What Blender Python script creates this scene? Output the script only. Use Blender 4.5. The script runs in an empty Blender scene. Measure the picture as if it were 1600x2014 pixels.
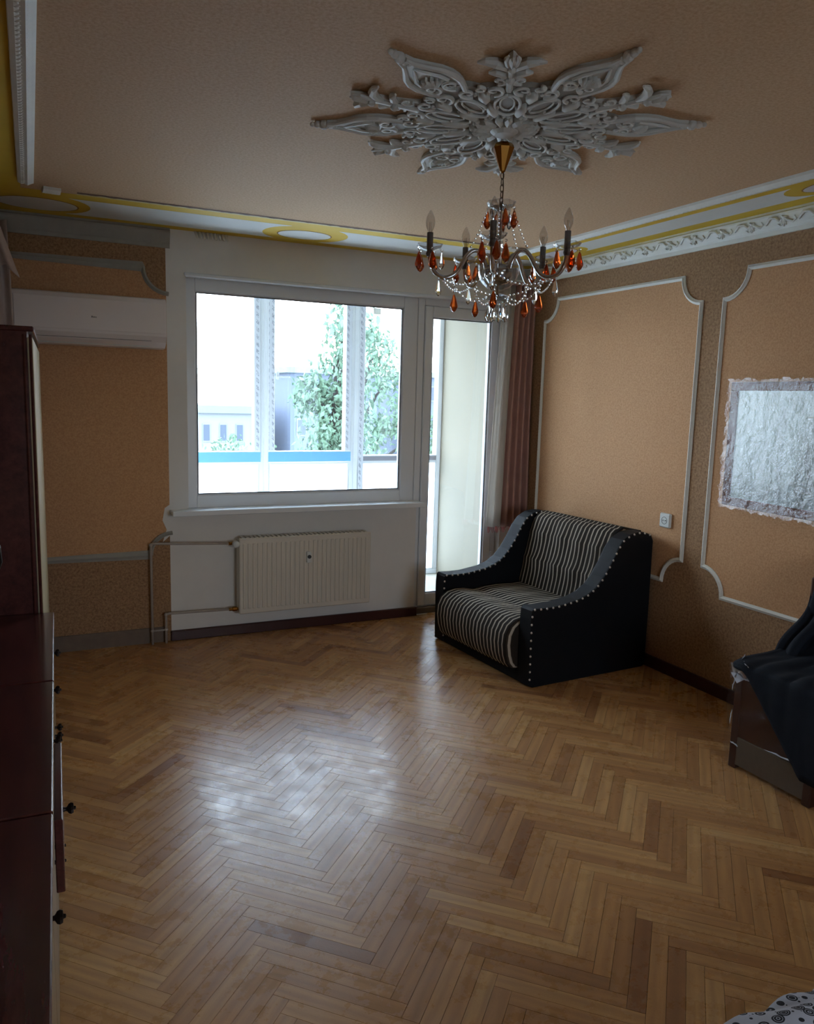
import bpy, bmesh, math, random
from mathutils import Vector, Matrix, Euler
random.seed(7)
S = bpy.context.scene
COL = S.collection
PI = math.pi

# ------------------------------------------------------------------ camera
CAM_POS = (-3.4306, -5.1368, 1.6232)
yaw, pitch, roll = math.radians(25.602), math.radians(8.337), math.radians(1.591)
f_ = Vector((math.sin(yaw)*math.cos(pitch), math.cos(yaw)*math.cos(pitch), -math.sin(pitch)))
r0 = Vector((math.cos(yaw), -math.sin(yaw), 0)); u0 = r0.cross(f_)
r_ = math.cos(roll)*r0 + math.sin(roll)*u0
u_ = -math.sin(roll)*r0 + math.cos(roll)*u0
cam_d = bpy.data.cameras.new('camera'); cam = bpy.data.objects.new('camera', cam_d); COL.objects.link(cam)
M = Matrix((r_, u_, -f_)).transposed().to_4x4(); M.translation = Vector(CAM_POS); cam.matrix_world = M
cam_d.sensor_fit = 'HORIZONTAL'; cam_d.sensor_width = 36; cam_d.lens = 36*1542.6/1600
cam_d.clip_start = 0.02; cam_d.clip_end = 400
S.camera = cam

# ------------------------------------------------------------------ sky, exposure
SKY = 3.1
w = bpy.data.worlds.new('world'); S.world = w; w.use_nodes = True
nt = w.node_tree; nt.nodes.clear()
tc = nt.nodes.new('ShaderNodeTexCoord'); sep = nt.nodes.new('ShaderNodeSeparateXYZ')
mr = nt.nodes.new('ShaderNodeMapRange'); mr.inputs[1].default_value = 0; mr.inputs[2].default_value = .8
cr = nt.nodes.new('ShaderNodeMix'); cr.data_type = 'RGBA'
cr.inputs[6].default_value = (.90, .97, 1.06, 1); cr.inputs[7].default_value = (.60, .78, 1.06, 1)
bg = nt.nodes.new('ShaderNodeBackground'); bg.inputs[1].default_value = SKY
out = nt.nodes.new('ShaderNodeOutputWorld')
L = nt.links.new
L(tc.outputs['Generated'], sep.inputs[0]); L(sep.outputs[2], mr.inputs[0]); L(mr.outputs[0], cr.inputs[0])
L(cr.outputs[2], bg.inputs[0]); L(bg.outputs[0], out.inputs[0])
# sampling portal at the balcony glazing (guides sky light, emits nothing of its own)
pl = bpy.data.lights.new('sky_portal', 'AREA'); pl.shape = 'RECTANGLE'; pl.size = 4.4; pl.size_y = 2.7
pl.cycles.is_portal = True
po = bpy.data.objects.new('sky_portal', pl); COL.objects.link(po); po.location = (-2.0, 1.42, 1.3)
po.rotation_euler = (-PI/2, 0, 0)
pl2 = bpy.data.lights.new('sky_portal_back', 'AREA'); pl2.shape = 'RECTANGLE'; pl2.size = 1.1; pl2.size_y = 1.05
pl2.cycles.is_portal = True
po2 = bpy.data.objects.new('sky_portal_back', pl2); COL.objects.link(po2); po2.location = (-1.75, -6.45, 1.325)
po2.rotation_euler = (PI/2, 0, 0)
S.view_settings.view_transform = 'Standard'; S.view_settings.look = 'None'
S.view_settings.exposure = 2.2; S.view_settings.gamma = 1.0; S.view_settings.use_curve_mapping = False

# ------------------------------------------------------------------ materials
def lin(c):
    return tuple(((x/255)/12.92 if x/255 <= .04045 else ((x/255+.055)/1.055)**2.4) for x in c)
class NM:
    def __init__(s, name):
        s.m = bpy.data.materials.new(name); s.m.use_nodes = True; s.t = s.m.node_tree
        s.p = s.t.nodes['Principled BSDF']; s.o = s.t.nodes['Material Output']
    def n(s, ty, **kw):
        n = s.t.nodes.new(ty)
        for k, v in kw.items():
            if k.startswith('i_'): n.inputs[int(k[2:]) if k[2:].isdigit() else k[2:]].default_value = v
            else: setattr(n, k, v)
        return n
    def l(s, a, b): s.t.links.new(a, b)
    def coord(s, kind='Object', scale=(1, 1, 1)):
        c = s.n('ShaderNodeTexCoord'); mp = s.n('ShaderNodeMapping'); mp.inputs['Scale'].default_value = scale
        s.l(c.outputs[kind], mp.inputs[0]); return mp.outputs[0]
    def noise(s, vec, scale, detail=4, rough=.6):
        n = s.n('ShaderNodeTexNoise'); n.inputs['Scale'].default_value = scale; n.inputs['Detail'].default_value = detail
        n.inputs['Roughness'].default_value = rough
        s.l(vec, n.inputs['Vector']); return n.outputs['Fac']
    def ramp(s, fac, stops):
        r = s.n('ShaderNodeValToRGB'); e = r.color_ramp.elements
        while len(e) < len(stops): e.new(.5)
        for el, (p, c) in zip(e, stops): el.position = p; el.color = (*c, 1) if len(c) == 3 else c
        s.l(fac, r.inputs[0]); return r.outputs[0]
    def mix(s, fac, a, b, mode='MIX'):
        m = s.n('ShaderNodeMix', data_type='RGBA', blend_type=mode)
        for i, v in ((0, fac), (6, a), (7, b)):
            if hasattr(v, 'links'): s.l(v, m.inputs[i])
            else: m.inputs[i].default_value = v if i == 0 else (*v, 1)
        return m.outputs[2]
    def bump(s, h, strength=.3, dist=.002):
        b = s.n('ShaderNodeBump'); b.inputs['Strength'].default_value = strength; b.inputs['Distance'].default_value = dist
        s.l(h, b.inputs['Height']); s.l(b.outputs[0], s.p.inputs['Normal'])
    def math(s, op, a, b=0.0, c=None):
        m = s.n('ShaderNodeMath', operation=op)
        for i, v in enumerate((a, b) if c is None else (a, b, c)):
            if hasattr(v, 'links'): s.l(v, m.inputs[i])
            else: m.inputs[i].default_value = v
        return m.outputs[0]
def mat(name, rgb, rough=.6, metal=0, spec=.5, var=.12, vscale=6, bump=0, bscale=60, trans=0, ior=1.45, coat=0):
    N = NM(name); p = N.p; c = lin(rgb)
    v = N.coord()
    if var:
        f = N.noise(v, vscale)
        col = N.mix(f, tuple(x*(1-var) for x in c), tuple(min(1, x*(1+var)) for x in c)); N.l(col, p.inputs['Base Color'])
    else: p.inputs['Base Color'].default_value = (*c, 1)
    p.inputs['Roughness'].default_value = rough; p.inputs['Metallic'].default_value = metal
    p.inputs['Specular IOR Level'].default_value = spec
    p.inputs['Transmission Weight'].default_value = trans; p.inputs['IOR'].default_value = ior
    p.inputs['Coat Weight'].default_value = coat; p.inputs['Coat Roughness'].default_value = .1
    if bump: N.bump(N.noise(v, bscale, 3), bump)
    return N.m
def wallpaper(name, base, dark, scale=55):
    N = NM(name); v = N.coord(); f = N.noise(v, scale, 5, .75); g = N.noise(v, 2.2, 3)
    col = N.ramp(f, [(.36, lin(dark)), (.60, lin(base))]); col = N.mix(N.math('MULTIPLY', g, .25), col, lin(dark))
    N.l(col, N.p.inputs['Base Color']); N.p.inputs['Roughness'].default_value = .75
    N.p.inputs['Specular IOR Level'].default_value = .25
    N.bump(f, .35, .0015); return N.m
m_wp_in = wallpaper('wallpaper_peach', (210, 166, 124), (184, 138, 98), 100)
m_wp_out = wallpaper('wallpaper_tan', (178, 142, 106), (130, 98, 70), 70)
m_ceil = wallpaper('ceiling_wallpaper', (210, 178, 142), (186, 150, 114), 90)
m_plaster_wall = mat('grey_painted_wall', (224, 222, 218), .8, var=.07, bump=.15, bscale=90)
m_white = mat('white_moulding', (228, 228, 220), .55, var=.06, vscale=20, bump=.15, bscale=80)
m_dim_mould = mat('dimmed_moulding', (158, 156, 148), .7, var=.12, vscale=15)  # white moulding greyed: the weaker light on the left is put into its colour
m_plaster = mat('white_plaster', (204, 203, 196), .5, var=.05, vscale=20)
m_upvc = mat('white_upvc', (222, 226, 230), .35, var=.02)
m_yellow = mat('yellow_paint', (214, 178, 48), .6, var=.1)
m_lilac = mat('pale_lilac_paint', (214, 208, 212), .6, var=.05)
m_pale = mat('pale_band_paint', (216, 218, 214), .6, var=.04)
m_glue = mat('glue_trace', (112, 84, 70), .8, var=.25, vscale=40)
m_outline = mat('brown_outline', (150, 110, 50), .7)
m_skirt = mat('dark_red_skirting', (66, 34, 30), .35, var=.2)
m_dust = mat('dust_grey_brown', (120, 105, 92), .8, var=.3, vscale=15)
m_rad = mat('radiator_enamel', (214, 208, 196), .35, var=.03)
m_ac = mat('ac_plastic', (226, 218, 216), .4, var=.02)
m_dgrey = mat('dark_grey_plastic', (60, 62, 64), .4)
m_pipe = mat('painted_pipe', (170, 160, 150), .45, var=.15, vscale=30)
m_socket = mat('socket_plastic', (214, 218, 216), .3, var=0)
m_leather = mat('black_leatherette', (19, 21, 25), .62, spec=.22, var=.15, bump=.2, bscale=120)
m_stud = mat('pale_stud', (196, 186, 176), .35, var=.15, vscale=50)
m_button = mat('dark_button', (36, 32, 28), .6)
m_wood_dark = NM('mahogany_lacquer')
v = m_wood_dark.coord(scale=(1, .12, 1)); f = m_wood_dark.noise(v, 28, 6, .7)
m_wood_dark.l(m_wood_dark.ramp(f, [(.3, lin((52, 24, 25))), (.7, lin((88, 44, 42)))]), m_wood_dark.p.inputs['Base Color'])
m_wood_dark.p.inputs['Roughness'].default_value = .27; m_wood_dark.p.inputs['Coat Weight'].default_value = .35
m_wood_dark.p.inputs['Coat Roughness'].default_value = .12
m_wood_dark = m_wood_dark.m
m_black = mat('near_black', (16, 13, 13), .5)
m_bronze = mat('dark_bronze', (34, 24, 20), .4, metal=.6)
m_brass = mat('aged_brass', (168, 120, 56), .22, metal=1, var=.15)
m_chain = mat('chain_bronze', (92, 66, 40), .35, metal=1)
m_glass = mat('chandelier_glass', (248, 250, 250), .02, var=0, trans=1, ior=1.5)
m_silver = mat('smoked_silver_tube', (205, 202, 198), .14, metal=.9, var=.05)
m_amber = mat('amber_crystal', (214, 98, 40), .04, var=0, trans=.85, ior=1.55)
m_tube = mat('candle_tube_grey', (98, 92, 88), .4, var=.05)
m_curtain = mat('mauve_brown_curtain', (184, 144, 134), .85, var=.2, vscale=14, bump=.3, bscale=200)
def sheer(name, c):
    N = NM(name); N.p.inputs['Base Color'].default_value = (*lin(c), 1); N.p.inputs['Roughness'].default_value = .8
    tr = N.n('ShaderNodeBsdfTranslucent'); tr.inputs[0].default_value = (*lin(c), 1)
    mx = N.n('ShaderNodeMixShader', i_0=.45); N.l(N.p.outputs[0], mx.inputs[1]); N.l(tr.outputs[0], mx.inputs[2]); N.l(mx.outputs[0], N.o.inputs[0]); return N.m
m_sheer = sheer('pale_lining', (214, 208, 200))
m_fringe = mat('pink_fringe', (196, 138, 138), .85, var=.15, vscale=60)
m_lace = mat('beige_lace', (200, 182, 174), .85, var=.1, vscale=40, bump=.4, bscale=150)
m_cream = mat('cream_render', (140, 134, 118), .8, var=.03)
m_balcony = mat('balcony_concrete', (186, 180, 164), .8, var=.12)
m_blue = mat('blue_tape', (112, 178, 215), .5, var=.03)
m_greytape = mat('grey_tape', (140, 140, 150), .5, var=.1, vscale=30)
m_facade = mat('house_render', (84, 92, 108), .9, var=.06, vscale=.6)
m_facade2 = mat('pale_house_render', (112, 116, 120), .9, var=.06, vscale=.6)
m_roof = mat('roof_grey', (100, 108, 108), .8, var=.1, vscale=1)
m_pane = mat('far_window', (56, 66, 80), .5, var=.05)
m_leaf = mat('tree_leaf', (84, 108, 88), .7, var=.35, vscale=3)
m_bark = mat('bark', (48, 46, 44), .9, var=.2, vscale=12)
m_ground = mat('pale_ground', (182, 184, 178), .95, var=.12, vscale=.3)
m_cloth = mat('navy_jacket_cloth', (26, 30, 38), .85, spec=.2, var=.2, vscale=20, bump=.3, bscale=260)
m_redwood = mat('red_brown_wood', (60, 30, 22), .35, var=.25, vscale=12)
m_fibre = mat('brown_fabric_panel', (96, 82, 66), .8, var=.2, vscale=50)
m_mirror = NM('mirror_under_film'); vv = m_mirror.coord(scale=(1, 1, .35)); h = m_mirror.noise(vv, 7, 4, .55)
m_mirror.p.inputs['Base Color'].default_value = (.115, .13, .125, 1); m_mirror.p.inputs['Metallic'].default_value = .8
m_mirror.p.inputs['Roughness'].default_value = .34; m_mirror.bump(h, .6, .016); m_mirror = m_mirror.m

def film(name, rough=.12, bump=.9, bdist=.02, scale=22, opac=.015, gl=(.9, .92, .95)):
    N = NM(name); N.t.nodes.remove(N.p)
    tr = N.n('ShaderNodeBsdfTransparent'); gl_ = N.n('ShaderNodeBsdfGlossy'); gl_.inputs['Roughness'].default_value = rough
    gl_.inputs[0].default_value = (*gl, 1)
    lw = N.n('ShaderNodeLayerWeight'); lw.inputs[0].default_value = .35
    v = N.coord(); h = N.noise(v, scale, 5, .6)
    b = N.n('ShaderNodeBump'); b.inputs['Strength'].default_value = bump; b.inputs['Distance'].default_value = bdist
    N.l(h, b.inputs['Height']); N.l(b.outputs[0], gl_.inputs['Normal']); N.l(b.outputs[0], lw.inputs['Normal'])
    f = N.math('ADD', N.math('MULTIPLY', lw.outputs[0], .16), opac)
    mx = N.n('ShaderNodeMixShader'); N.l(f, mx.inputs[0]); N.l(tr.outputs[0], mx.inputs[1]); N.l(gl_.outputs[0], mx.inputs[2])
    N.l(mx.outputs[0], N.o.inputs[0]); return N.m
m_film = film('crumpled_film')
def pane_mat(name, tint=(.97, .985, .985), blend=.5, gain=.75):
    N = NM(name); N.t.nodes.remove(N.p)
    tr = N.n('ShaderNodeBsdfTransparent'); tr.inputs[0].default_value = (*tint, 1)
    g = N.n('ShaderNodeBsdfGlossy'); g.inputs['Roughness'].default_value = .01
    fr = N.n('ShaderNodeLayerWeight'); fr.inputs[0].default_value = blend; fc = N.math('ADD', N.math('MULTIPLY', N.math('POWER', fr.outputs[1], 3.0), gain), .04)
    mx = N.n('ShaderNodeMixShader'); N.l(fc, mx.inputs[0]); N.l(tr.outputs[0], mx.inputs[1]); N.l(g.outputs[0], mx.inputs[2])
    N.l(mx.outputs[0], N.o.inputs[0]); return N.m
m_winglass = pane_mat('window_glass')
def frosted(name):
    N = NM(name); N.t.nodes.remove(N.p)
    a = N.n('ShaderNodeBsdfTranslucent'); a.inputs[0].default_value = (.93, .95, .97, 1)
    b = N.n('ShaderNodeBsdfTransparent'); b.inputs[0].default_value = (.95, .97, 1, 1)
    mx = N.n('ShaderNodeMixShader', i_0=.35); N.l(a.outputs[0], mx.inputs[1]); N.l(b.outputs[0], mx.inputs[2])
    N.l(mx.outputs[0], N.o.inputs[0]); return N.m
m_dish = pane_mat('thin_pressed_glass', (.90, .91, .92))
m_bulb = pane_mat('smoky_bulb_glass', (.82, .80, .79), .5, 1.2)
m_frost = frosted('milky_protective_pane')

# parquet: tone per block from a face attribute, grain along the block's UV
def parquet():
    N = NM('oak_parquet')
    at = N.n('ShaderNodeAttribute', attribute_name='tone'); uv = N.n('ShaderNodeUVMap', uv_map='UVMap')
    mp = N.n('ShaderNodeMapping'); mp.inputs['Scale'].default_value = (2.6, 26, 1)
    sp = N.n('ShaderNodeSeparateXYZ'); N.l(at.outputs['Vector'], sp.inputs[0])
    cb = N.n('ShaderNodeCombineXYZ'); N.l(N.math('MULTIPLY', sp.outputs[1], 31), cb.inputs[0]); N.l(N.math('MULTIPLY', sp.outputs[1], 17), cb.inputs[1])
    N.l(cb.outputs[0], mp.inputs['Location']); N.l(uv.outputs[0], mp.inputs[0])
    g = N.noise(mp.outputs[0], 2.2, 7, .68)
    mp2 = N.n('ShaderNodeMapping'); mp2.inputs['Scale'].default_value = (1.4, 7, 1); N.l(uv.outputs[0], mp2.inputs[0]); N.l(cb.outputs[0], mp2.inputs['Location'])
    rings = N.n('ShaderNodeTexWave', wave_type='RINGS'); rings.inputs['Scale'].default_value = 1.2; rings.inputs['Distortion'].default_value = 5
    rings.inputs['Detail'].default_value = 3; N.l(mp2.outputs[0], rings.inputs[0])
    base = N.ramp(sp.outputs[0], [(0, lin((160, 112, 72))), (.2, lin((192, 142, 90))), (.5, lin((216, 164, 104))), (1, lin((240, 194, 128)))])
    c1 = N.mix(N.math('MULTIPLY', N.math('SUBTRACT', 1.0, g), .7), base, lin((140, 94, 58)))
    c2 = N.mix(N.math('MULTIPLY', rings.outputs['Fac'], .22), c1, lin((108, 70, 42)))
    oc = N.coord(); wear = N.noise(oc, 1.1, 5, .6)
    c3 = N.mix(N.math('MULTIPLY', N.ramp(wear, [(.42, (0, 0, 0)), (.66, (1, 1, 1))]), .16), c2, lin((130, 98, 66)))
    N.l(c3, N.p.inputs['Base Color'])
    sc = N.noise(oc, 7, 8, .75); sm = N.noise(oc, 26, 4, .7)
    ro = N.n('ShaderNodeMapRange'); ro.inputs[1].default_value = .35; ro.inputs[2].default_value = .68; ro.inputs[3].default_value = .20; ro.inputs[4].default_value = .42
    N.l(sc, ro.inputs[0]); N.l(ro.outputs[0], N.p.inputs['Roughness'])
    N.p.inputs['Specular IOR Level'].default_value = .48
    hsum = N.math('ADD', N.math('MULTIPLY', g, .35), N.math('ADD', N.math('MULTIPLY', sm, .8), N.math('MULTIPLY', sc, 1.6)))
    N.bump(hsum, .22, .0022); return N.m
m_parq = parquet()
def stripes():
    N = NM('striped_velour'); uv = N.n('ShaderNodeUVMap', uv_map='UVMap'); sp = N.n('ShaderNodeSeparateXYZ'); N.l(uv.outputs[0], sp.inputs[0])
    fr = N.math('FRACT', N.math('DIVIDE', sp.outputs[0], .0372))
    oc = N.coord(); n = N.noise(oc, 160, 3, .7)
    c = N.ramp(fr, [(0, lin((34, 28, 24))), (.30, lin((44, 37, 31))), (.34, lin((196, 184, 166))), (.50, lin((214, 202, 184))), (.54, lin((70, 60, 50))), (.66, lin((62, 53, 44))), (.70, lin((34, 28, 24)))])
    c = N.mix(N.math('MULTIPLY', n, .5), c, lin((60, 52, 44)))
    N.l(c, N.p.inputs['Base Color']); N.p.inputs['Roughness'].default_value = .9; N.p.inputs['Specular IOR Level'].default_value = .15
    N.bump(n, .4, .001); return N.m
m_stripe = stripes()
def print_tape():
    N = NM('printed_tape'); v = N.coord(); sp = N.n('ShaderNodeSeparateXYZ'); N.l(v, sp.inputs[0])
    z = N.math('ADD', sp.outputs[2], N.math('MULTIPLY', sp.outputs[0], .9))
    band = N.math('GREATER_THAN', N.math('FRACT', N.math('MULTIPLY', z, 17)), .42)
    x = N.math('PINGPONG', sp.outputs[0], .022)
    row = N.math('GREATER_THAN', x, .011)
    n = N.noise(N.coord(scale=(1, 1, .35)), 210, 2)
    f = N.math('MULTIPLY', N.math('MULTIPLY', band, row), N.math('GREATER_THAN', n, .48))
    N.l(N.mix(N.math('MULTIPLY', f, .65), lin((206, 210, 218)), lin((96, 104, 124))), N.p.inputs['Base Color'])
    N.p.inputs['Roughness'].default_value = .45; return N.m
m_print = print_tape()
def pattern_cloth():
    N = NM('medallion_print_cotton'); v = N.coord(scale=(1, 1, 0))
    vo = N.n('ShaderNodeTexVoronoi'); vo.inputs['Scale'].default_value = 33; vo.inputs['Randomness'].default_value = .4; N.l(v, vo.inputs['Vector'])
    d = vo.outputs['Distance']
    disc = N.math('LESS_THAN', d, .41); rings = N.math('GREATER_THAN', N.math('SINE', N.math('MULTIPLY', d, 48)), .72)
    n = N.math('GREATER_THAN', N.noise(v, 160, 1), .60)
    f = N.math('MULTIPLY', disc, N.math('SUBTRACT', 1.0, N.math('MULTIPLY', rings, .9)))
    vo2 = N.n('ShaderNodeTexVoronoi'); vo2.inputs['Scale'].default_value = 60; N.l(v, vo2.inputs['Vector'])
    f2 = N.math('MULTIPLY', N.math('LESS_THAN', vo2.outputs['Distance'], .17), N.math('GREATER_THAN', d, .46))
    f = N.math('MAXIMUM', f, f2)
    N.l(N.mix(f, lin((172, 174, 184)), lin((22, 20, 26))), N.p.inputs['Base Color']); N.p.inputs['Roughness'].default_value = .9
    return N.m
m_print_cloth = pattern_cloth()

# ------------------------------------------------------------------ mesh helpers
def new_obj(name, bm, m, parent=None, smooth=False, loc=None, rot=None):
    me = bpy.data.meshes.new(name)
    bmesh.ops.recalc_face_normals(bm, faces=bm.faces)
    if smooth:
        for f in bm.faces: f.smooth = True
    bm.to_mesh(me); bm.free()
    if m is not None: me.materials.append(m)
    o = bpy.data.objects.new(name, me); COL.objects.link(o)
    if parent is not None: o.parent = parent
    if loc is not None: o.location = loc
    if rot is not None: o.rotation_euler = rot
    return o
def tag(o, label, cat, group=None):
    o['label'] = label; o['category'] = cat
    if group: o['group'] = group
    return o
def thing(name, label, cat, loc=(0, 0, 0), rz=0, group=None):
    o = bpy.data.objects.new(name, None); COL.objects.link(o); o.location = loc; o.rotation_euler = (0, 0, rz)
    o.empty_display_size = .05
    return tag(o, label, cat, group)
def struct(o):
    o['kind'] = 'structure'; return o
def B(): return bmesh.new()
def box(bm, x0, x1, y0, y1, z0, z1, bev=0, mtx=None):
    vs = [bm.verts.new((x, y, z)) for x in (x0, x1) for y in (y0, y1) for z in (z0, z1)]
    fs = [bm.faces.new([vs[i] for i in q]) for q in ((0, 1, 3, 2), (4, 6, 7, 5), (0, 4, 5, 1), (2, 3, 7, 6), (0, 2, 6, 4), (1, 5, 7, 3))]
    if bev:
        es = list({e for f in fs for e in f.edges})
        r = bmesh.ops.bevel(bm, geom=es, offset=bev, segments=1, affect='EDGES')
        vs = [v_ for v_ in bm.verts if v_.is_valid and v_ in set(r['verts'])] or vs
    if mtx is not None: bmesh.ops.transform(bm, matrix=mtx, verts=[v_ for v_ in vs if v_.is_valid])
    return vs
def BX(*a, bev=0):
    bm = B(); box(bm, *a, bev=bev); return bm
def tube(bm, pts, rad, seg=8, closed=False, cap=True):
    pts = [Vector(p) for p in pts]; n = len(pts); rings = []
    rad = rad if hasattr(rad, '__len__') else [rad]*n
    up = None
    for i, p in enumerate(pts):
        a = pts[(i-1) % n] if (i > 0 or closed) else p; b = pts[(i+1) % n] if (i < n-1 or closed) else p
        t = (b-a)
        t = t.normalized() if t.length > 1e-9 else Vector((0, 0, 1))
        if up is None: up = Vector((0, 0, 1)) if abs(t.z) < .9 else Vector((1, 0, 0))
        s = t.cross(up)
        if s.length < 1e-6: s = t.orthogonal()
        s.normalize(); up2 = s.cross(t).normalized(); up = up2
        rings.append([bm.verts.new(p + rad[i]*(math.cos(2*PI*k/seg)*s + math.sin(2*PI*k/seg)*up2)) for k in range(seg)])
    for i in range(n if closed else n-1):
        a, b = rings[i], rings[(i+1) % n]
        for k in range(seg): bm.faces.new((a[k], a[(k+1) % seg], b[(k+1) % seg], b[k]))
    if cap and not closed: bm.faces.new(rings[0][::-1]); bm.faces.new(rings[-1])
def lathe(bm, prof, seg=16, center=(0, 0, 0), sq=(1, 1), wob=None):
    cx, cy, cz = center; rings = []
    for (r, z) in prof:
        if r < 1e-6: rings.append([bm.verts.new((cx, cy, cz+z))])
        else:
            ring = []
            for k in range(seg):
                a = 2*PI*k/seg; rr = r*(1+(wob(a, z) if wob else 0)); ring.append(bm.verts.new((cx+rr*math.cos(a)*sq[0], cy+rr*math.sin(a)*sq[1], cz+z)))
            rings.append(ring)
    for a, b in zip(rings[:-1], rings[1:]):
        if len(a) == 1 and len(b) == 1: continue
        for k in range(seg):
            k2 = (k+1) % seg
            if len(a) == 1: bm.faces.new((a[0], b[k2], b[k]))
            elif len(b) == 1: bm.faces.new((a[k], a[k2], b[0]))
            else: bm.faces.new((a[k], a[k2], b[k2], b[k]))
def prism(bm, poly, z0, z1, top_inset=0):
    n = len(poly); cx = sum(p[0] for p in poly)/n; cy = sum(p[1] for p in poly)/n
    a = [bm.verts.new((x, y, z0)) for x, y in poly]
    b = [bm.verts.new((x+(cx-x)*top_inset, y+(cy-y)*top_inset, z1)) for x, y in poly]
    bm.faces.new(a[::-1]); bm.faces.new(b)
    for i in range(n): bm.faces.new((a[i], a[(i+1) % n], b[(i+1) % n], b[i]))
    return a+b
def grid(bm, nx, ny, fn, closed=False):
    V = [[bm.verts.new(fn(i/(nx-1), j/(ny-1))) for j in range(ny)] for i in range(nx)]
    for i in range(nx-1):
        for j in range(ny-1): bm.faces.new((V[i][j], V[i+1][j], V[i+1][j+1], V[i][j+1]))
    return V
def sweep(bm, path, prof, up=Vector((0, 0, 1)), closed=False):
    """profile (a,b): a along side vector, b along up(normal of plane)"""
    path = [Vector(p) for p in path]; n = len(path); rings = []
    for i, p in enumerate(path):
        t1 = (p-path[i-1]).normalized() if (i > 0 or closed) else None
        t2 = (path[(i+1) % n]-p).normalized() if (i < n-1 or closed) else None
        t = (t1+t2).normalized() if (t1 and t2 and (t1+t2).length > 1e-4) else (t1 or t2)
        s = t.cross(up).normalized(); k = 1.0
        if t1 and t2: k = 1/max(.45, t.dot(t2))
        rings.append([bm.verts.new(p + s*a*k + up*b) for a, b in prof])
    m = len(prof)
    for i in range(n if closed else n-1):
        a, b = rings[i], rings[(i+1) % n]
        for k in range(m): bm.faces.new((a[k], a[(k+1) % m], b[(k+1) % m], b[k]))
    if not closed: bm.faces.new(rings[0][::-1]); bm.faces.new(rings[-1])
def xform(bm, mtx): bmesh.ops.transform(bm, matrix=mtx, verts=bm.verts[:])
def solidify(o, t, offset=0):
    md = o.modifiers.new('solid', 'SOLIDIFY'); md.thickness = t; md.offset = offset; return o

H = 2.6; XL = -3.90; YB = -6.2
WX0, WX1, WZ0, WZ1 = -2.535, -.895, .85, 2.345   # window opening
DX1 = -.165                                      # door opening right edge

# ------------------------------------------------------------------ the setting
# floor: slab + parquet blocks
slab = struct(new_obj('floor', BX(XL-.3, .3, YB-.3, .12, -.14, -.012), mat('floor_underlay', (52, 34, 22), .9)))
Lb, Wb = .405, .405/8
def block_mesh(x, y, ang, lx, wy, tone, bm, layers, dz):
    uvl, tl = layers
    c, s = math.cos(ang), math.sin(ang); g = .0003; bv = .0004
    def P(u, v_, z): return (x + c*u - s*v_, y + s*u + c*v_, z)
    lo = [P(u, v_, -.012) for u, v_ in ((g, g), (lx-g, g), (lx-g, wy-g), (g, wy-g))]
    mid = [P(u, v_, -.001+dz) for u, v_ in ((g, g), (lx-g, g), (lx-g, wy-g), (g, wy-g))]
    hi = [(P(u, v_, dz), (u, v_)) for u, v_ in ((g+bv, g+bv), (lx-g-bv, g+bv), (lx-g-bv, wy-g-bv), (g+bv, wy-g-bv))]
    vl = [bm.verts.new(p) for p in lo]; vm = [bm.verts.new(p) for p in mid]; vh = [bm.verts.new(p) for p, _ in hi]
    fs = [bm.faces.new(vh)]
    for i in range(4):
        j = (i+1) % 4
        fs.append(bm.faces.new((vm[i], vm[j], vh[j], vh[i]))); fs.append(bm.faces.new((vl[i], vl[j], vm[j], vm[i])))
    for f in fs:
        for lp in f.loops:
            d = Vector((lp.vert.co.x-x, lp.vert.co.y-y)); lp[uvl].uv = (d.x*c+d.y*s, -d.x*s+d.y*c); lp[tl] = (*tone, 0, 1)
def tone_layer(bm): return bm.loops.layers.uv.new('UVMap'), bm.loops.layers.float_color.new('tone')
blocks = []
u45 = PI/4
for j in range(-2, 10):
    for k in range(-100, 140):
        X0 = -2.0 + .0 ; 
        su, sv = k*Wb + j*Lb, k*Wb - j*Lb
        for kind in (0, 1):
            uu, vv_ = (su, sv) if kind == 0 else (su, sv + Wb)
            x = -2.0 + (uu - vv_)/math.sqrt(2); y = -6.3 + (uu+vv_)/math.sqrt(2)
            if kind == 0: ang, lx, wy = u45, Lb, Wb
            else: ang, lx, wy = u45 + PI/2, Lb, Wb; x, y = -2.0+(uu+Wb-vv_)/math.sqrt(2), -6.3+(uu+Wb+vv_)/math.sqrt(2)
            cx = x + math.cos(ang)*lx/2; cy = y + math.sin(ang)*lx/2
            if XL-.3 < cx < .3 and -6.5 < cy < .25: blocks.append((x, y, ang, lx, wy, cx, cy))
for j in range(-16, -2):
    for k in range(-100, 140):
        su, sv = k*Wb + j*Lb, k*Wb - j*Lb
        for kind in (0, 1):
            uu, vv_ = (su, sv) if kind == 0 else (su, sv + Wb)
            x = -2.0 + (uu - vv_)/math.sqrt(2); y = -6.3 + (uu+vv_)/math.sqrt(2); ang = u45
            if kind: ang = u45+PI/2; x, y = -2.0+(uu+Wb-vv_)/math.sqrt(2), -6.3+(uu+Wb+vv_)/math.sqrt(2)
            cx = x + math.cos(ang)*Lb/2; cy = y + math.sin(ang)*Lb/2
            if XL-.3 < cx < .3 and -6.5 < cy < .25: blocks.append((x, y, ang, Lb, Wb, cx, cy))
def in_view(cx, cy):
    d = Vector((cx, cy, 0)) - Vector(CAM_POS); z = d.dot(f_)
    if z < .3: return None
    px = 800+1542.6*d.dot(r_)/z; py = 1007-1542.6*d.dot(u_)/z
    if not (110 < px < 1640 and 1180 < py < 2060): return None
    if cx < -3.36 or (cx > -.95 and -1.6 < cy < -.55): return None
    return z
seen = sorted([(z, b) for b in blocks for z in [in_view(b[5], b[6])] if z is not None], key=lambda q: q[0])
near = {id(b) for _, b in seen[:300]}
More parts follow.
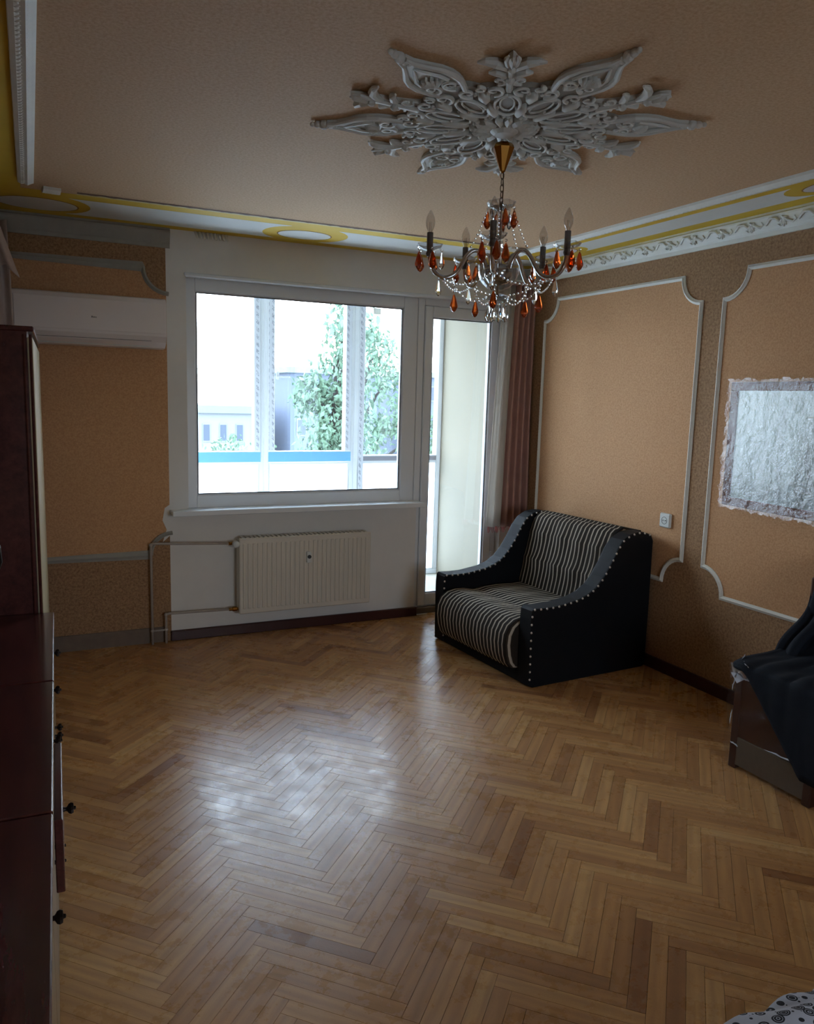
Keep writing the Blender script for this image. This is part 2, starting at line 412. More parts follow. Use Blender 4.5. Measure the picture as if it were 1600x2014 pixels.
rest = B(); rl = tone_layer(rest)
random.seed(11)
for b in blocks:
    t = random.betavariate(2.5, 2.3); t = 0 if random.random() < .02 else t
    tone = (t, random.random()); dz = random.uniform(-.00025, .0002)
    if id(b) in near:
        bm = B(); ly = tone_layer(bm); block_mesh(*b[:5], tone, bm, ly, dz); new_obj('parquet_block', bm, m_parq, slab)
    else: block_mesh(*b[:5], tone, rest, rl, dz)
# cut the far blocks at the room's edges
for co, no in (((XL+.0, 0, 0), (-1, 0, 0)), ((.0, 0, 0), (1, 0, 0)), ((0, .045, 0), (0, 1, 0)), ((0, YB, 0), (0, -1, 0))):
    bmesh.ops.bisect_plane(rest, geom=rest.verts[:]+rest.edges[:]+rest.faces[:], plane_co=co, plane_no=no, clear_outer=True)
ro = new_obj('parquet_block', rest, m_parq, slab); ro['kind'] = 'stuff'

def plane_wall(name, quads, m, y0, y1):
    bm = B()
    for (x0, x1, z0, z1) in quads: box(bm, x0, x1, y0, y1, z0, z1)
    return struct(new_obj(name, bm, m))
ww = plane_wall('wall_window', [(XL-.2, WX0, -.14, H+.1), (WX0, DX1, WZ1, H+.1), (WX0, WX1, -.14, WZ0), (DX1, .2, -.14, H+.1), (WX1, DX1, -.14, -.0)], m_plaster_wall, 0, .28)
wr = struct(new_obj('wall_right', BX(0, .2, YB-.2, 1.4, -.14, H+.1), m_wp_out))
wl = struct(new_obj('wall_left', BX(XL-.2, XL, YB-.2, 0, -.14, H+.1), m_wp_out))
bm = B()
for q in ((XL, -2.3, -.14, H+.1), (-1.2, 0, -.14, H+.1), (-2.3, -1.2, -.14, .8), (-2.3, -1.2, 1.85, H+.1)): box(bm, q[0], q[1], YB-.2, YB, q[2], q[3])
wb = struct(new_obj('wall_back', bm, m_wp_in))
ce = struct(new_obj('ceiling', BX(XL-.2, .2, YB-.2, 0, H, H+.12), m_ceil))

def arc(cx, cy, r, a0, a1, n=8):
    return [(cx+r*math.cos(a0+(a1-a0)*i/n), cy+r*math.sin(a0+(a1-a0)*i/n)) for i in range(n+1)]
def scallop_rect(x0, x1, z0, z1, r=.15):
    """rectangle with concave quarter-round corners, small cusps"""
    P = []
    P += arc(x0, z1, r, -PI/2, 0)          # left-top : from (x0, z1-r) to (x0+r, z1)
    P += arc(x1, z1, r, -PI, -PI/2)        # right-top
    P += arc(x1, z0, r, PI/2, PI)
    P += arc(x0, z0, r, 0, PI/2)
    return P
mould_prof = [(-.013, 0), (-.013, .007), (-.007, .010), (0, .017), (.007, .010), (.013, .007), (.013, 0)]
def relief_beads(bm, path, step, fn):
    acc = 0
    for a, b in zip(path[:-1], path[1:]):
        a, b = Vector(a), Vector(b); d = (b-a).length; t = step-acc
        while t < d: fn(a+(b-a)*(t/d), (b-a).normalized()); t += step
        acc = (acc+d) % step
def panel_right(i, y0, y1, z0, z1):
    poly = scallop_rect(-y1, -y0, z0, z1)            # u = -y
    bm = B(); vs = [bm.verts.new((-.0012, -u, z)) for u, z in poly]; bm.faces.new(vs)
    p = new_obj('wallpaper_panel', bm, m_wp_in, wr); solidify(p, .001)
    bm = B(); pth = [Vector((-.0005, -u, z)) for u, z in poly]
    sweep(bm, pth, mould_prof, up=Vector((-1, 0, 0)), closed=True)
    o = new_obj('trim_%d' % i, bm, m_white); struct(o)
    bm = B()
    def bead(p, t):
        if abs(t.y) > .9 or abs(t.z) > .9:
            mt = Matrix.Translation(p+Vector((-.013, 0, 0)))
            bmesh.ops.create_icosphere(bm, subdivisions=1, radius=.0052, matrix=mt @ Matrix.Diagonal((1, 1.6 if abs(t.y) > .5 else .7, .7 if abs(t.y) > .5 else 1.6, 1)))
    relief_beads(bm, pth+[pth[0]], .022, bead)
    q = new_obj('relief', bm, m_white, o, smooth=True); q['kind'] = 'stuff'
panel_right(1, -1.742, -.243, .566, 2.344)
panel_right(2, -3.30, -1.908, .566, 2.344)
panel_right(3, -4.90, -3.46, .566, 2.344)
# window wall, left part: wallpaper strips and broken moulding
bm = B(); box(bm, XL, -2.655, -.0015, 0, 0, 2.52); new_obj('wallpaper_tan', bm, m_wp_out, ww)
poly = [(XL+.22, .582)] + [(-2.80, .582)] + arc(-2.655, .582, .145, PI, PI/2)[::1] + [(-2.655, 2.215)] + arc(-2.655, 2.36, .145, -PI/2, -PI) + [(XL+.22, 2.36)]
bm = B(); bm.faces.new([bm.verts.new((x, -.0025, z)) for x, z in poly]); solidify(new_obj('wallpaper_panel', bm, m_wp_in, ww), .001)
bm = B(); sweep(bm, [(XL+.05, -.002, 2.36), (-2.79, -.002, 2.36)] + [(x, -.002, z) for x, z in arc(-2.64, 2.36, .15, -PI, -PI/2)], [(a, b) for a, b in mould_prof], up=Vector((0, -1, 0)))
struct(new_obj('trim_4', bm, m_dim_mould))
bm = B(); sweep(bm, [(XL+.05, -.002, .582), (-2.775, -.002, .582)] + [(x, -.002, z) for x, z in arc(-2.64, .582, .135, PI, PI/2)], mould_prof, up=Vector((0, -1, 0)))
struct(new_obj('trim_5', bm, m_dim_mould))
# ragged plaster patch by the pipe
bm = B(); vs = [(-2.70, .66), (-2.655, .70), (-2.655, .90), (-2.685, .88), (-2.70, .80), (-2.675, .74)]
n_ = len(vs); fr_ = [bm.verts.new((x, -.006, z)) for x, z in vs]; bk_ = [bm.verts.new((x, -.0005, z)) for x, z in vs]; bm.faces.new(fr_)
for k in range(n_): bm.faces.new((fr_[k], fr_[(k+1) % n_], bk_[(k+1) % n_], bk_[k]))
bmesh.ops.triangulate(bm, faces=bm.faces[:]); new_obj('plaster_patch', bm, m_plaster_wall, ww)

# cornices
corn = [(0, 0), (.022, 0), (.024, -.012), (.036, -.020), (.036, -.030), (.022, -.078), (.018, -.088), (.012, -.096), (.012, -.118), (0, -.118)]
def cornice(i, p0, p1, inward, leaves=True):
    p0, p1 = Vector(p0), Vector(p1); d = (p1-p0).normalized(); iw = Vector(inward)
    bm = B(); rings = []
    for p in (p0, p1): rings.append([bm.verts.new(p+iw*a+Vector((0, 0, b))) for a, b in corn])
    n = len(corn)
    for k in range(n): bm.faces.new((rings[0][k], rings[0][(k+1) % n], rings[1][(k+1) % n], rings[1][k]))
    bm.faces.new(rings[0][::-1]); bm.faces.new(rings[1])
    o = struct(new_obj('trim_%d' % i, bm, m_white if leaves else m_dim_mould))
    if leaves:
        Lh = .195; cnt = int((p1-p0).length/Lh)
        lb = B()
        base = Vector((0, 0, 0))
        # one acanthus: S stem + fan of leaves, in (along, down) coordinates on the sloped face
        def put(path, rad): tube(lb, [Vector((a, 0, z*1.35)) for a, z in path], [q*1.45 for q in rad], 5)
        put([(.00, -.010), (.03, .012), (.065, .010), (.09, -.008), (.085, -.02), (.07, -.014)], [.0035, .005, .005, .004, .003, .002])
        put([(.10, .012), (.13, -.004), (.16, -.014), (.18, -.006), (.172, .006)], [.004, .005, .004, .003, .002])
        for a in (-70, -35, 0, 35, 70, 110):
            aa = math.radians(a-90); put([(.105, 0), (.105+.014*math.cos(aa), .014*math.sin(aa)), (.105+.026*math.cos(aa), .026*math.sin(aa))], [.004, .006, .002])
        lm = bpy.data.meshes.new('leaf_scroll'); 
        for f in lb.faces: f.smooth = True
        lb.to_mesh(lm); lb.free(); lm.materials.append(m_white)
        for k in range(cnt):
            q = bpy.data.objects.new('leaf_scroll', lm); COL.objects.link(q); q.parent = o
            zc = Vector((0, 0, 1))*.0 
            ax = d; upv = (iw*.36+Vector((0, 0, 1))*.93).normalized(); nv = upv.cross(ax).normalized()
            Mx = Matrix((ax, nv, upv)).transposed().to_4x4(); Mx.translation = p0+d*(k*Lh+.01)+iw*.033+Vector((0, 0, -.054))
            q.matrix_world = Mx
    return o
cornice(6, (0, 0, H), (0, -4.2, H), (-1, 0, 0))
cornice(7, (XL, -.0, H), (-2.63, 0, H), (0, -1, 0), leaves=False)
cornice(8, (XL, YB, H), (XL, 0, H), (1, 0, 0), leaves=False)
# remnant of broken cornice above the window
bm = B()
for k in range(9):
    x = -2.475+.024*k; tube(bm, [(x, -.006, 2.600), (x+.006, -.012, 2.575-.01*(k % 2)), (x+.012, -.008, 2.560)], [.010, .008, .004], 5)
struct(new_obj('trim_9', bm, m_white, smooth=True))

# ceiling border: painted band between ceiling moulding and cornice
def flat(name, poly, m, parent, z):
    bm = B(); bm.faces.new([bm.verts.new((x, y, z)) for x, y in poly]); o = new_obj(name, bm, m, parent); solidify(o, .0006); return o
bw, bwin = .462, .61
flat('yellow_band', [(-bw, 0), (0, 0), (0, -5.5), (-bw, -5.5)], m_yellow, ce, H-.0008)
flat('yellow_band', [(XL+bw, 0), (XL, 0), (XL, -5.5), (XL+bw, -5.5)], m_yellow, ce, H-.0008)
flat('yellow_band', [(XL+bw, 0), (-bw, 0), (-bw, -bwin), (XL+bw, -bwin)], m_yellow, ce, H-.0008)
def ell(cx, cy, a, b, n=32): return [(cx+a*math.cos(2*PI*k/n), cy+b*math.sin(2*PI*k/n)) for k in range(n)]
def white_field(cx0, cx1, c, hw, ra, rb, tr):
    """white field between two ovals at s=cx0 and cx1 : concave elliptical ends"""
    P = []
    n = 10
    def e(cx, sgn):
        out_ = []
        for k in range(n+1):
            t = -1+2*k/n; v_ = t*hw; s = cx+sgn*ra*math.sqrt(max(0, 1-(v_/rb)**2)); out_.append((s, c+v_))
        return out_
    P = e(cx0, 1) + e(cx1, -1)[::-1]
    return [tr(s, v_) for s, v_ in P]
trR = lambda s, v_: (v_, s)      # right wall: s=y, v=x
trW = lambda s, v_: (s, v_)
for y0, y1 in ((-.62, -2.72), (-2.72, -4.82)):
    flat('white_field', white_field(y1, y0, -.212, .092, .30, .125, trR), m_pale, ce, H-.0016)
    flat('white_field', white_field(y1, y0, XL+.235, .118, .30, .155, trR), m_pale, ce, H-.0016)
for x0, x1 in ((-3.36, -1.86), (-1.86, -.36)):
    flat('white_field', white_field(x0, x1, -.30, .20, .265, .24, trW), m_pale, ce, H-.0016)
for (cx, cy, a, b) in ((-.212, -.62, .075, .205), (-.212, -2.72, .075, .205), (-.212, -4.82, .075, .205), (XL+.235, -2.72, .085, .205), (XL+.235, -.75, .085, .205)):
    flat('oval_outline', ell(cx, cy, a+.006, b+.008), m_outline, ce, H-.0016); flat('oval', ell(cx, cy, a, b), m_lilac, ce, H-.0024)
for (cx, cy, a, b) in ((-1.86, -.28, .165, .125), (-3.36, -.28, .20, .15), (-.20, -.22, .14, .12)):
    flat('oval_outline', ell(cx, cy, a+.008, b+.008), m_outline, ce, H-.0016); flat('oval', ell(cx, cy, a, b), m_pale, ce, H-.0024)
# brown glue trace where the moulding came off, with a chipped pale edge
bm = B(); n = 120; random.seed(3)
top = [(-3.18+2.68*k/n, -.665+random.uniform(-.003, .003)) for k in range(n+1)]; bot = [(-3.18+2.68*k/n, -.628+random.uniform(-.009, .006)) for k in range(n+1)]
for k in range(n):
    q = [top[k], top[k+1], bot[k+1], bot[k]]; bm.faces.new([bm.verts.new((x, y, H-.001)) for x, y in q])
new_obj('glue_trace', bm, m_glue, ce)
bm = B()
for k in range(n):
    q = [bot[k], bot[k+1], (bot[k+1][0], -.607), (bot[k][0], -.607)]; bm.faces.new([bm.verts.new((x, y, H-.0012)) for x, y in q])
new_obj('chipped_edge', bm, mat('chipped_cream', (206, 192, 140), .7, var=.2, vscale=60), ce)
cm = [(-.024, 0), (-.024, -.010), (-.016, -.014), (-.006, -.020), (.004, -.015), (.012, -.017), (.022, -.012), (.024, 0)]
def ceil_mould(i, p0, p1):
    p0, p1 = Vector(p0), Vector(p1); d = (p1-p0).normalized(); s = Vector((0, 0, 1)).cross(d)
    bm = B(); R_ = [[bm.verts.new(p+s*a*1.5+Vector((0, 0, b*1.3))) for a, b in cm] for p in (p0, p1)]
    for k in range(len(cm)): bm.faces.new((R_[0][k], R_[0][(k+1) % len(cm)], R_[1][(k+1) % len(cm)], R_[1][k]))
    bm.faces.new(R_[0][::-1]); bm.faces.new(R_[1])
    o = struct(new_obj('trim_%d' % i, bm, m_white))
    bm = B(); Lg = (p1-p0).length
    for k in range(int(Lg/.03)):
        c = p0+d*(.015+k*.03)-Vector((0, 0, .019)); 
        for sg in (-1, 1):
            tube(bm, [c-d*.010+s*sg*.002, c+s*sg*.013, c+d*.012+s*sg*.006], [.003, .0062, .002], 5)
    q = new_obj('relief', bm, m_white, o, smooth=True); q['kind'] = 'stuff'
    return o
ceil_mould(10, (-.44, -.50, H), (-.44, -5.4, H))
ceil_mould(11, (XL+.485, -5.4, H), (XL+.485, -.79, H))
ceil_mould(12, (XL+.56, -.672, H), (XL+.64, -.662, H))
ceil_mould(13, (-.60, -.64, H), (-.44, -.64, H))

# skirting
struct(new_obj('baseboard_right', BX(-.018, 0, -5.6, -.02, 0, .075, bev=.003), m_skirt))
bm = BX(-2.66, -.875, -.022, 0, 0, .068, bev=.004); struct(new_obj('baseboard_window', bm, m_skirt))
bm = BX(XL, -2.70, -.012, 0, 0, .10); struct(new_obj('baseboard_left', bm, m_dust))

# ---- window
def frame_bars(bm, x0, x1, z0, z1, t, y0, y1, bev=.004):
    box(bm, x0, x1, y0, y1, z1-t, z1, bev); box(bm, x0, x1, y0, y1, z0, z0+t, bev)
    box(bm, x0, x0+t, y0, y1, z0+t, z1-t, bev); box(bm, x1-t, x1, y0, y1, z0+t, z1-t, bev)
win = thing('window_1', 'wide white plastic framed fixed window over the radiator', 'window', (0, 0, 0)); win['kind'] = 'structure'
bm = B(); box(bm, -2.535, -2.47, .06, .13, .86, 2.345, .004); box(bm, -1.005, -.895, .06, .13, .86, 2.345, .004)
box(bm, -2.47, -1.005, .06, .13, 2.252, 2.345, .004); box(bm, -2.47, -1.005, .06, .13, .86, .945, .004)
new_obj('frame', bm, m_upvc, win)
bm = B(); frame_bars(bm, -2.474, -1.001, .941, 2.256, .014, .074, .10, .003); new_obj('glazing_bead', bm, m_upvc, win)
bm = B(); frame_bars(bm, -2.462, -1.013, .953, 2.244, .006, .07, .078, 0); new_obj('gasket', bm, m_dgrey, win)
new_obj('pane', BX(-2.466, -1.009, .088, .092, .949, 2.248), m_winglass, win)
sill = new_obj('window_sill', BX(-2.655, -.875, -.125, .062, .842, .868, bev=.006), m_upvc, win)
bm = B(); box(bm, -2.655, -.875, -.131, -.118, .838, .872, .004); new_obj('sill_nosing', bm, m_upvc, win)
# lintel trim
struct(new_obj('trim_14', BX(-2.545, -.17, -.012, .06, 2.328, 2.350, bev=.004), m_upvc))
# ---- balcony door
struct(new_obj('trim_18', BX(-.1695, -.165, .132, .284, .0, 2.34), mat('darkened_reveal', (104, 100, 88), .85)))  # lining added over the reveal, its colour darkened to offset direct skylight
dr = thing('door_1', 'white plastic balcony door with one tall glass pane', 'door'); dr['kind'] = 'structure'
bm = B(); box(bm, -.892, -.84, .06, .13, .0, 2.34, .004); box(bm, -.215, -.168, .06, .13, 0, 2.34, .004)
box(bm, -.84, -.215, .06, .13, 2.28, 2.34, .004); box(bm, -.84, -.215, .06, .13, 0, .05, .004); new_obj('frame', bm, m_upvc, dr)
bm = B(); box(bm, -.838, -.776, .05, .12, .052, 2.278, .006); box(bm, -.283, -.218, .05, .12, .052, 2.278, .006)
box(bm, -.776, -.283, .05, .12, 2.198, 2.278, .006); box(bm, -.776, -.283, .05, .12, .052, .148, .006); new_obj('leaf_frame', bm, m_upvc, dr)
bm = B(); frame_bars(bm, -.782, -.277, .142, 2.204, .010, .064, .10, .002); new_obj('glazing_bead', bm, m_upvc, dr)
bm = B(); frame_bars(bm, -.773, -.286, .151, 2.195, .005, .061, .07, 0); new_obj('gasket', bm, m_dgrey, dr)
new_obj('pane', BX(-.777, -.282, .085, .089, .147, 2.199), m_winglass, dr)
bm = B()
for z in (.35, 1.15, 1.95): tube(bm, [(-.208, .045, z), (-.208, .045, z+.09)], .008, 8)
new_obj('hinge', bm, m_upvc, dr)
struct(new_obj('trim_15', BX(-.895, -.165, .02, .062, 0, .045, bev=.003), m_dust))

wb6 = thing('window_6', 'white framed fill-light window added in the unseen wall behind the camera', 'window'); wb6['kind'] = 'structure'  # unseen window, added to bring fill light in from behind the camera
bm = B(); frame_bars(bm, -2.3, -1.2, .8, 1.85, .06, YB-.12, YB-.05); box(bm, -1.72, -1.68, YB-.12, YB-.05, .86, 1.79, .003); new_obj('frame', bm, m_upvc, wb6)  # frame of the added fill-light window
new_obj('pane', BX(-2.24, -1.26, YB-.09, YB-.086, .86, 1.79), m_winglass, wb6)  # pane of the added fill-light window
# ------------------------------------------------------------------ balcony
struct(new_obj('trim_16', BX(-4.4, .0, .28, 1.45, -.22, -.03), m_balcony))          # balcony slab
struct(new_obj('trim_17', BX(-4.4, .2, .28, 1.50, 2.62, 2.80), m_cream))          # slab above
struct(new_obj('wall_balcony', BX(-.004, .22, .28, 1.50, -.22, 2.62), m_cream))
struct(new_obj('wall_balcony_left', BX(-4.5, -4.3, .28, 1.50, -.22, 2.8), m_cream))
GY0, GY1 = 1.33, 1.40
def glazing_section(k, x0, x1, double=False):
    g = thing('window_%d' % (k+2), ['leftmost', 'left', 'middle', 'right'][k] + ' bay of the white balcony glazing', 'window'); g['kind'] = 'structure'
    bm = B(); t = .045
    box(bm, x0, x1, GY0, GY1, 2.54, 2.62, .004); box(bm, x0+t, x1-t, GY0, GY1, 1.03, 1.10, .004); box(bm, x0, x1, GY0, GY1, -.03, .02, .004)
    box(bm, x0, x0+t, GY0, GY1, .02, 2.54, .004); box(bm, x1-t, x1, GY0, GY1, .02, 2.54, .004)
    new_obj('frame', bm, m_upvc, g)
    s0, s1 = x0+t, x1-t
    if k != 3:
        bm = B(); frame_bars(bm, s0-.012, s1+.012, 1.045, 2.55, .055, GY0-.02, GY1-.01, .004); box(bm, s0+.043, s1-.043, GY0-.02, GY1-.01, 1.10, 1.14, .003); new_obj('sash', bm, m_upvc, g)
        new_obj('pane', BX(s0+.04, s1-.04, GY0+.02, GY0+.024, 1.14, 2.50), m_winglass, g)
        bm = BX(s0-.012, s1+.012, GY0-.0215, GY0-.0195, 1.052, 1.134); new_obj('tape', bm, m_blue, g)['label'] = 'blue protective tape'
        for xx in (s0-.008, s1+.004-.04+.0):
            new_obj('tape', BX(xx, xx+.044, GY0-.0215, GY0-.0195, 1.15, 2.55), m_print, g)['label'] = 'printed protective tape'
    else:
        new_obj('pane', BX(s0, s1, GY0+.02, GY0+.024, 1.10, 2.54), m_winglass, g)
        new_obj('tape', BX(s0, s1, GY0-.0015, GY0, 1.05, 1.09), m_greytape, g)['label'] = 'grey protective tape'
    if k == 3: new_obj('mullion', BX(x0+t, x0+t+.05, GY0-.005, GY1, .02, 2.54, bev=.003), m_upvc, g)
    new_obj('lower_pane', BX(s0, s1, GY0+.02, GY0+.024, .02, 1.03), m_frost, g)['label'] = 'milky lower pane'
    bm = B(); frame_bars(bm, s0, s1, .02, 1.035, .008, GY0-.002, GY0+.01, 0); new_obj('glazing_bead', bm, m_upvc, g)
    return g
gs = [glazing_section(0, -4.30, -2.64), glazing_section(1, -2.64, -1.68), glazing_section(2, -1.68, -.875), glazing_section(3, -.875, -.004)]
for x in (-1.68, -.875):
    pass
new_obj('tape', BX(-.826, -.784, GY0-.0075, GY0-.0055, .05, 2.54), m_print, gs[3])['label'] = 'printed protective tape'
bm = B(); box(bm, -1.585, -1.575+.012, GY0-.045, GY0-.02, 1.74, 1.80, .003); box(bm, -1.582, -1.47, GY0-.05, GY0-.035, 1.755, 1.768, .003)
new_obj('handle', bm, m_upvc, gs[2])
new_obj('sticker', BX(-.70, -.63, GY0+.016, GY0+.0195, 2.33, 2.385), m_white, gs[3])
# thin twig-like scratch in front of the cream wall (bare twig standing on the balcony floor)
# ------------------------------------------------------------------ outside world
gr = new_obj('ground', BX(-160, 160, -160, 260, -9.3, -9.0), m_ground); struct(gr)
def building(label, x0, x1, y0, y1, z0, z1, m, nx, nz, roof):
    t = thing('apartment_building', label, 'building', ((x0+x1)/2, y0, -9))
    ox, oy, oz = (x0+x1)/2, y0, -9
    new_obj('wall', BX(x0-ox, x1-ox, 0, y1-y0, 0, z1+9), m, t)
    new_obj('roof', BX(x0-ox-.4, x1-ox+.4, -.4, y1-y0+.4, z1+9, z1+9+roof), m_roof, t)
    W = (x1-x0)/nx; Hh = 3.0
    for i in range(nx):
        for j in range(nz):
            zc = z1+9-1.6-j*Hh
            fr = new_obj('window', BX(x0-ox+W*(i+.28), x0-ox+W*(i+.72), -.08, 0, zc-.75, zc+.75), m_facade2, t)
            new_obj('pane', BX(x0-ox+W*(i+.32), x0-ox+W*(i+.68), -.11, -.08, zc-.65, zc+.65), m_pane, fr)
    return t
building('blue grey apartment block seen behind the tree', 16.5, 24.5, 60, 72, -9, 3.4, m_facade, 4, 4, .5)
building('long low pale house with flat roof line left of the tree', 6, 14.2, 60, 70, -9, -.1, m_facade2, 6, 2, .6)
building('far pale block at the edge of the balcony wall', 30, 38, 66, 76, -9, 3.6, m_facade, 4, 4, .5)
def tree(label, x, y, parts, n, seed, leaf=.16):
    random.seed(seed)
    t = thing('leafy_tree', label, 'tree', (x, y, -9))
    bm = B(); top = max(p[2] for p in parts)+9
    tube(bm, [(0, 0, 0), (.1, 0, top*.35), (-.05, .1, top*.7), (0, 0, top*.95)], [.22, .18, .11, .03], 8)
    for (cx, cy, cz, r) in parts:
        tube(bm, [(-.02, 0, max(1, cz+9-r*1.2)), ((cx-x)*.5, cy*.4, cz+9-r*.4), (cx-x, cy, cz+9)], [.08, .05, .02], 6)
    new_obj('trunk', bm, m_bark, t, smooth=True)
    bm = B()
    for _ in range(n):
        cx, cy, cz, r = random.choice(parts)
        while True:
            d = Vector((random.uniform(-1, 1), random.uniform(-1, 1), random.uniform(-1, 1)))
            if d.length < 1: break
        d = d*(.55+.45*random.random()); p = Vector((cx-x, cy, cz+9))+d*r
        e = Euler((random.uniform(0, PI), random.uniform(0, PI), random.uniform(0, PI))).to_matrix(); s = leaf*random.uniform(.6, 1.2)
        q = [p+e@Vector(v_)*s for v_ in ((-1, 0, 0), (0, -.5, .1), (1, 0, 0), (0, .5, .1))]
        bm.faces.new([bm.verts.new(v_) for v_ in q])
    o = new_obj('foliage', bm, m_leaf, t); o['kind'] = 'stuff'
tree('tall light green tree filling the middle balcony bay', 4.0, 15, [(3.9, 0, .9, 1.1), (3.4, .3, 1.6, .7), (4.2, 0, 2.4, 1.0), (4.5, .2, 3.4, .9), (3.5, -.3, .1, .9), (4.4, 0, .2, 1.0), (4.4, 0, 1.5, .8), (3.9, 0, -1.1, 1.2), (4.0, 0, -2.8, 1.4)], 4200, 1, .11)
tree('pale tree behind the right balcony bay', 7.3, 21, [(-3.43+(a+3.43)*1.26, b, 1.62+(c-1.62)*1.26, d*1.2) for a, b, c, d in [(5.4, 0, 2.9, .8), (5.8, 0, 2.0, .9), (5.4, 0, .6, .8), (6.3, 0, .9, 1.0), (5.7, 0, -.8, 1.2), (7.3, 0, .5, .9), (7.2, 0, -.6, .9)]], 3000, 2, .12)
tree('low round street tree behind the left balcony bay', 5.2, 32, [(5.0, 0, -1.4, 1.3), (6.6, 0, -1.8, 1.4), (3.6, 0, -2.0, 1.2)], 700, 5, .14)

# ------------------------------------------------------------------ radiator and pipes
rad = thing('radiator', 'white ribbed panel radiator under the window', 'radiator', (-2.235, 0, .165))
Wd, Ht = .935, .512
new_obj('front_panel', BX(0, Wd, -.118, -.100, 0, Ht, bev=.006), m_rad, rad)
new_obj('back_panel', BX(.01, Wd-.01, -.052, -.038, .01, Ht-.01, bev=.004), m_rad, rad)
new_obj('side_cover', BX(0, .004, -.112, -.038, .02, Ht-.01), m_rad, rad); new_obj('side_cover', BX(Wd-.004, Wd, -.112, -.038, .02, Ht-.01), m_rad, rad)
bm = B()
for k in range(30): box(bm, .02+.03*k, .038+.03*k, -.112, -.04, Ht-.006, Ht+.004)
new_obj('top_grille', bm, m_rad, rad)
rib = None
for k in range(28):
    if rib is None:
        bm = B(); x = 0; box(bm, -.010, .010, -.1235, -.116, .035, Ht-.035, .003); rib = new_obj('rib', bm, m_rad, rad); rib.location = (.034, 0, 0)
    else:
        o = rib.copy(); COL.objects.link(o); o.parent = rad; o.location = (.034+k*(Wd-.068)/27, 0, 0)
for x in (.12, Wd-.12): new_obj('bracket', BX(x-.015, x+.015, -.04, -.001, .06, Ht-.06), m_rad, rad)
# dial (heat meter) on the front
bm = B(); box(bm, .455, .487, -.146, -.117, .325, .40, .004); me_ = new_obj('heat_meter', bm, m_socket, rad)
bm = B(); lathe(bm, [(0, 0), (.013, 0), (.013, .006), (0, .006)], 14); xform(bm, Matrix.Translation((.471, -.146, .368)) @ Matrix.Rotation(PI/2, 4, 'X')); new_obj('display', bm, m_dgrey, me_)
bm = B(); lathe(bm, [(.007, 0), (.013, .01), (.022, .02), (.023, .045), (.018, .055), (0, .056)], 16); xform(bm, Matrix.Translation((-.02, -.075, .475)) @ Matrix.Rotation(PI/2, 4, 'X'))
new_obj('thermostat_valve', bm, m_socket, rad, smooth=True)
bm = B(); tube(bm, [(-.06, -.075, .475), (.01, -.075, .475)], .011, 8); new_obj('coupling', bm, m_brass, rad)
bm = B(); tube(bm, [(-.06, -.075, .03), (-.04, -.075, .03), (-.035, -.075, .03), (-.01, -.075, .03), (-.005, -.075, .03), (.01, -.075, .03)], [.011, .011, .016, .016, .011, .011], 8); new_obj('coupling', bm, m_brass, rad)
pp = thing('heating_pipe', 'thin painted heating pipes rising from the floor to the radiator', 'pipe', (-2.78, -.045, 0))
bm = B(); tube(bm, [(0, 0, 0), (0, 0, .645), (.004, -.002, .657), (.015, -.008, .662), (.04, -.02, .662), (.48, -.03, .642)], .0085, 8); new_obj('supply_pipe', bm, m_pipe, pp, smooth=True)
bm = B(); tube(bm, [(.085, 0, 0), (.085, 0, .18), (.09, -.002, .192), (.105, -.006, .198), (.48, -.03, .197)], .0085, 8); new_obj('return_pipe', bm, m_pipe, pp, smooth=True)
for (x, z) in ((0, .09), (.085, .09), (.0, .652), (.085, .19)):
    bm = B(); bmesh.ops.create_icosphere(bm, subdivisions=2, radius=.013, matrix=Matrix.Translation((x, 0, z))); new_obj('fitting', bm, m_pipe, pp, smooth=True)
bm = B(); tube(bm, [(0, 0, .09), (.085, 0, .09)], .007, 6); new_obj('cross_pipe', bm, m_pipe, pp, smooth=True)

# ------------------------------------------------------------------ air conditioner
ac = thing('air_conditioner', 'white wall-mounted air conditioner left of the window', 'air conditioner', (-3.505, 0, 1.868))
aw, ah = .82, .292
prof = [(0, .02), (-.05, .0), (-.13, .005), (-.175, .035), (-.195, .07), (-.198, ah-.03), (-.185, ah-.008), (-.16, ah), (0, ah)]
bm = B(); R_ = [[bm.verts.new((x, y, z)) for y, z in prof] for x in (0, aw)]
for k in range(len(prof)): bm.faces.new((R_[0][k], R_[0][(k+1) % len(prof)], R_[1][(k+1) % len(prof)], R_[1][k]))
bm.faces.new(R_[0][::-1]); bm.faces.new(R_[1]); new_obj('body', bm, m_ac, ac)
new_obj('front_panel', BX(.006, aw-.006, -.203, -.198, .085, ah-.03, bev=.002), m_ac, ac)
bm = B(); box(bm, .05, aw-.09, -.001, .002, 0, .062, .001); xform(bm, Matrix.Translation((0, -.136, .008)) @ Matrix.Rotation(math.radians(48), 4, 'X')); 
new_obj('louvre', bm, m_socket, ac)
bm = B(); box(bm, .045, aw-.085, -.186, -.1835, .0415, .0435)
new_obj('slot', bm, m_dgrey, ac)
bm = B()
for (x, hgt, wd) in ((0, .011, .0025), (.005, .011, .0025), (.0025, .003, .004), (.010, .008, .003), (.015, .008, .002), (.019, .008, .003), (.025, .007, .0022)):
    box(bm, .405+x, .405+x+wd, -.2042, -.2030, .155+(.004 if hgt == .003 else 0), .155+hgt+(.004 if hgt == .003 else 0))
new_obj('maker_mark', bm, m_dgrey, ac)

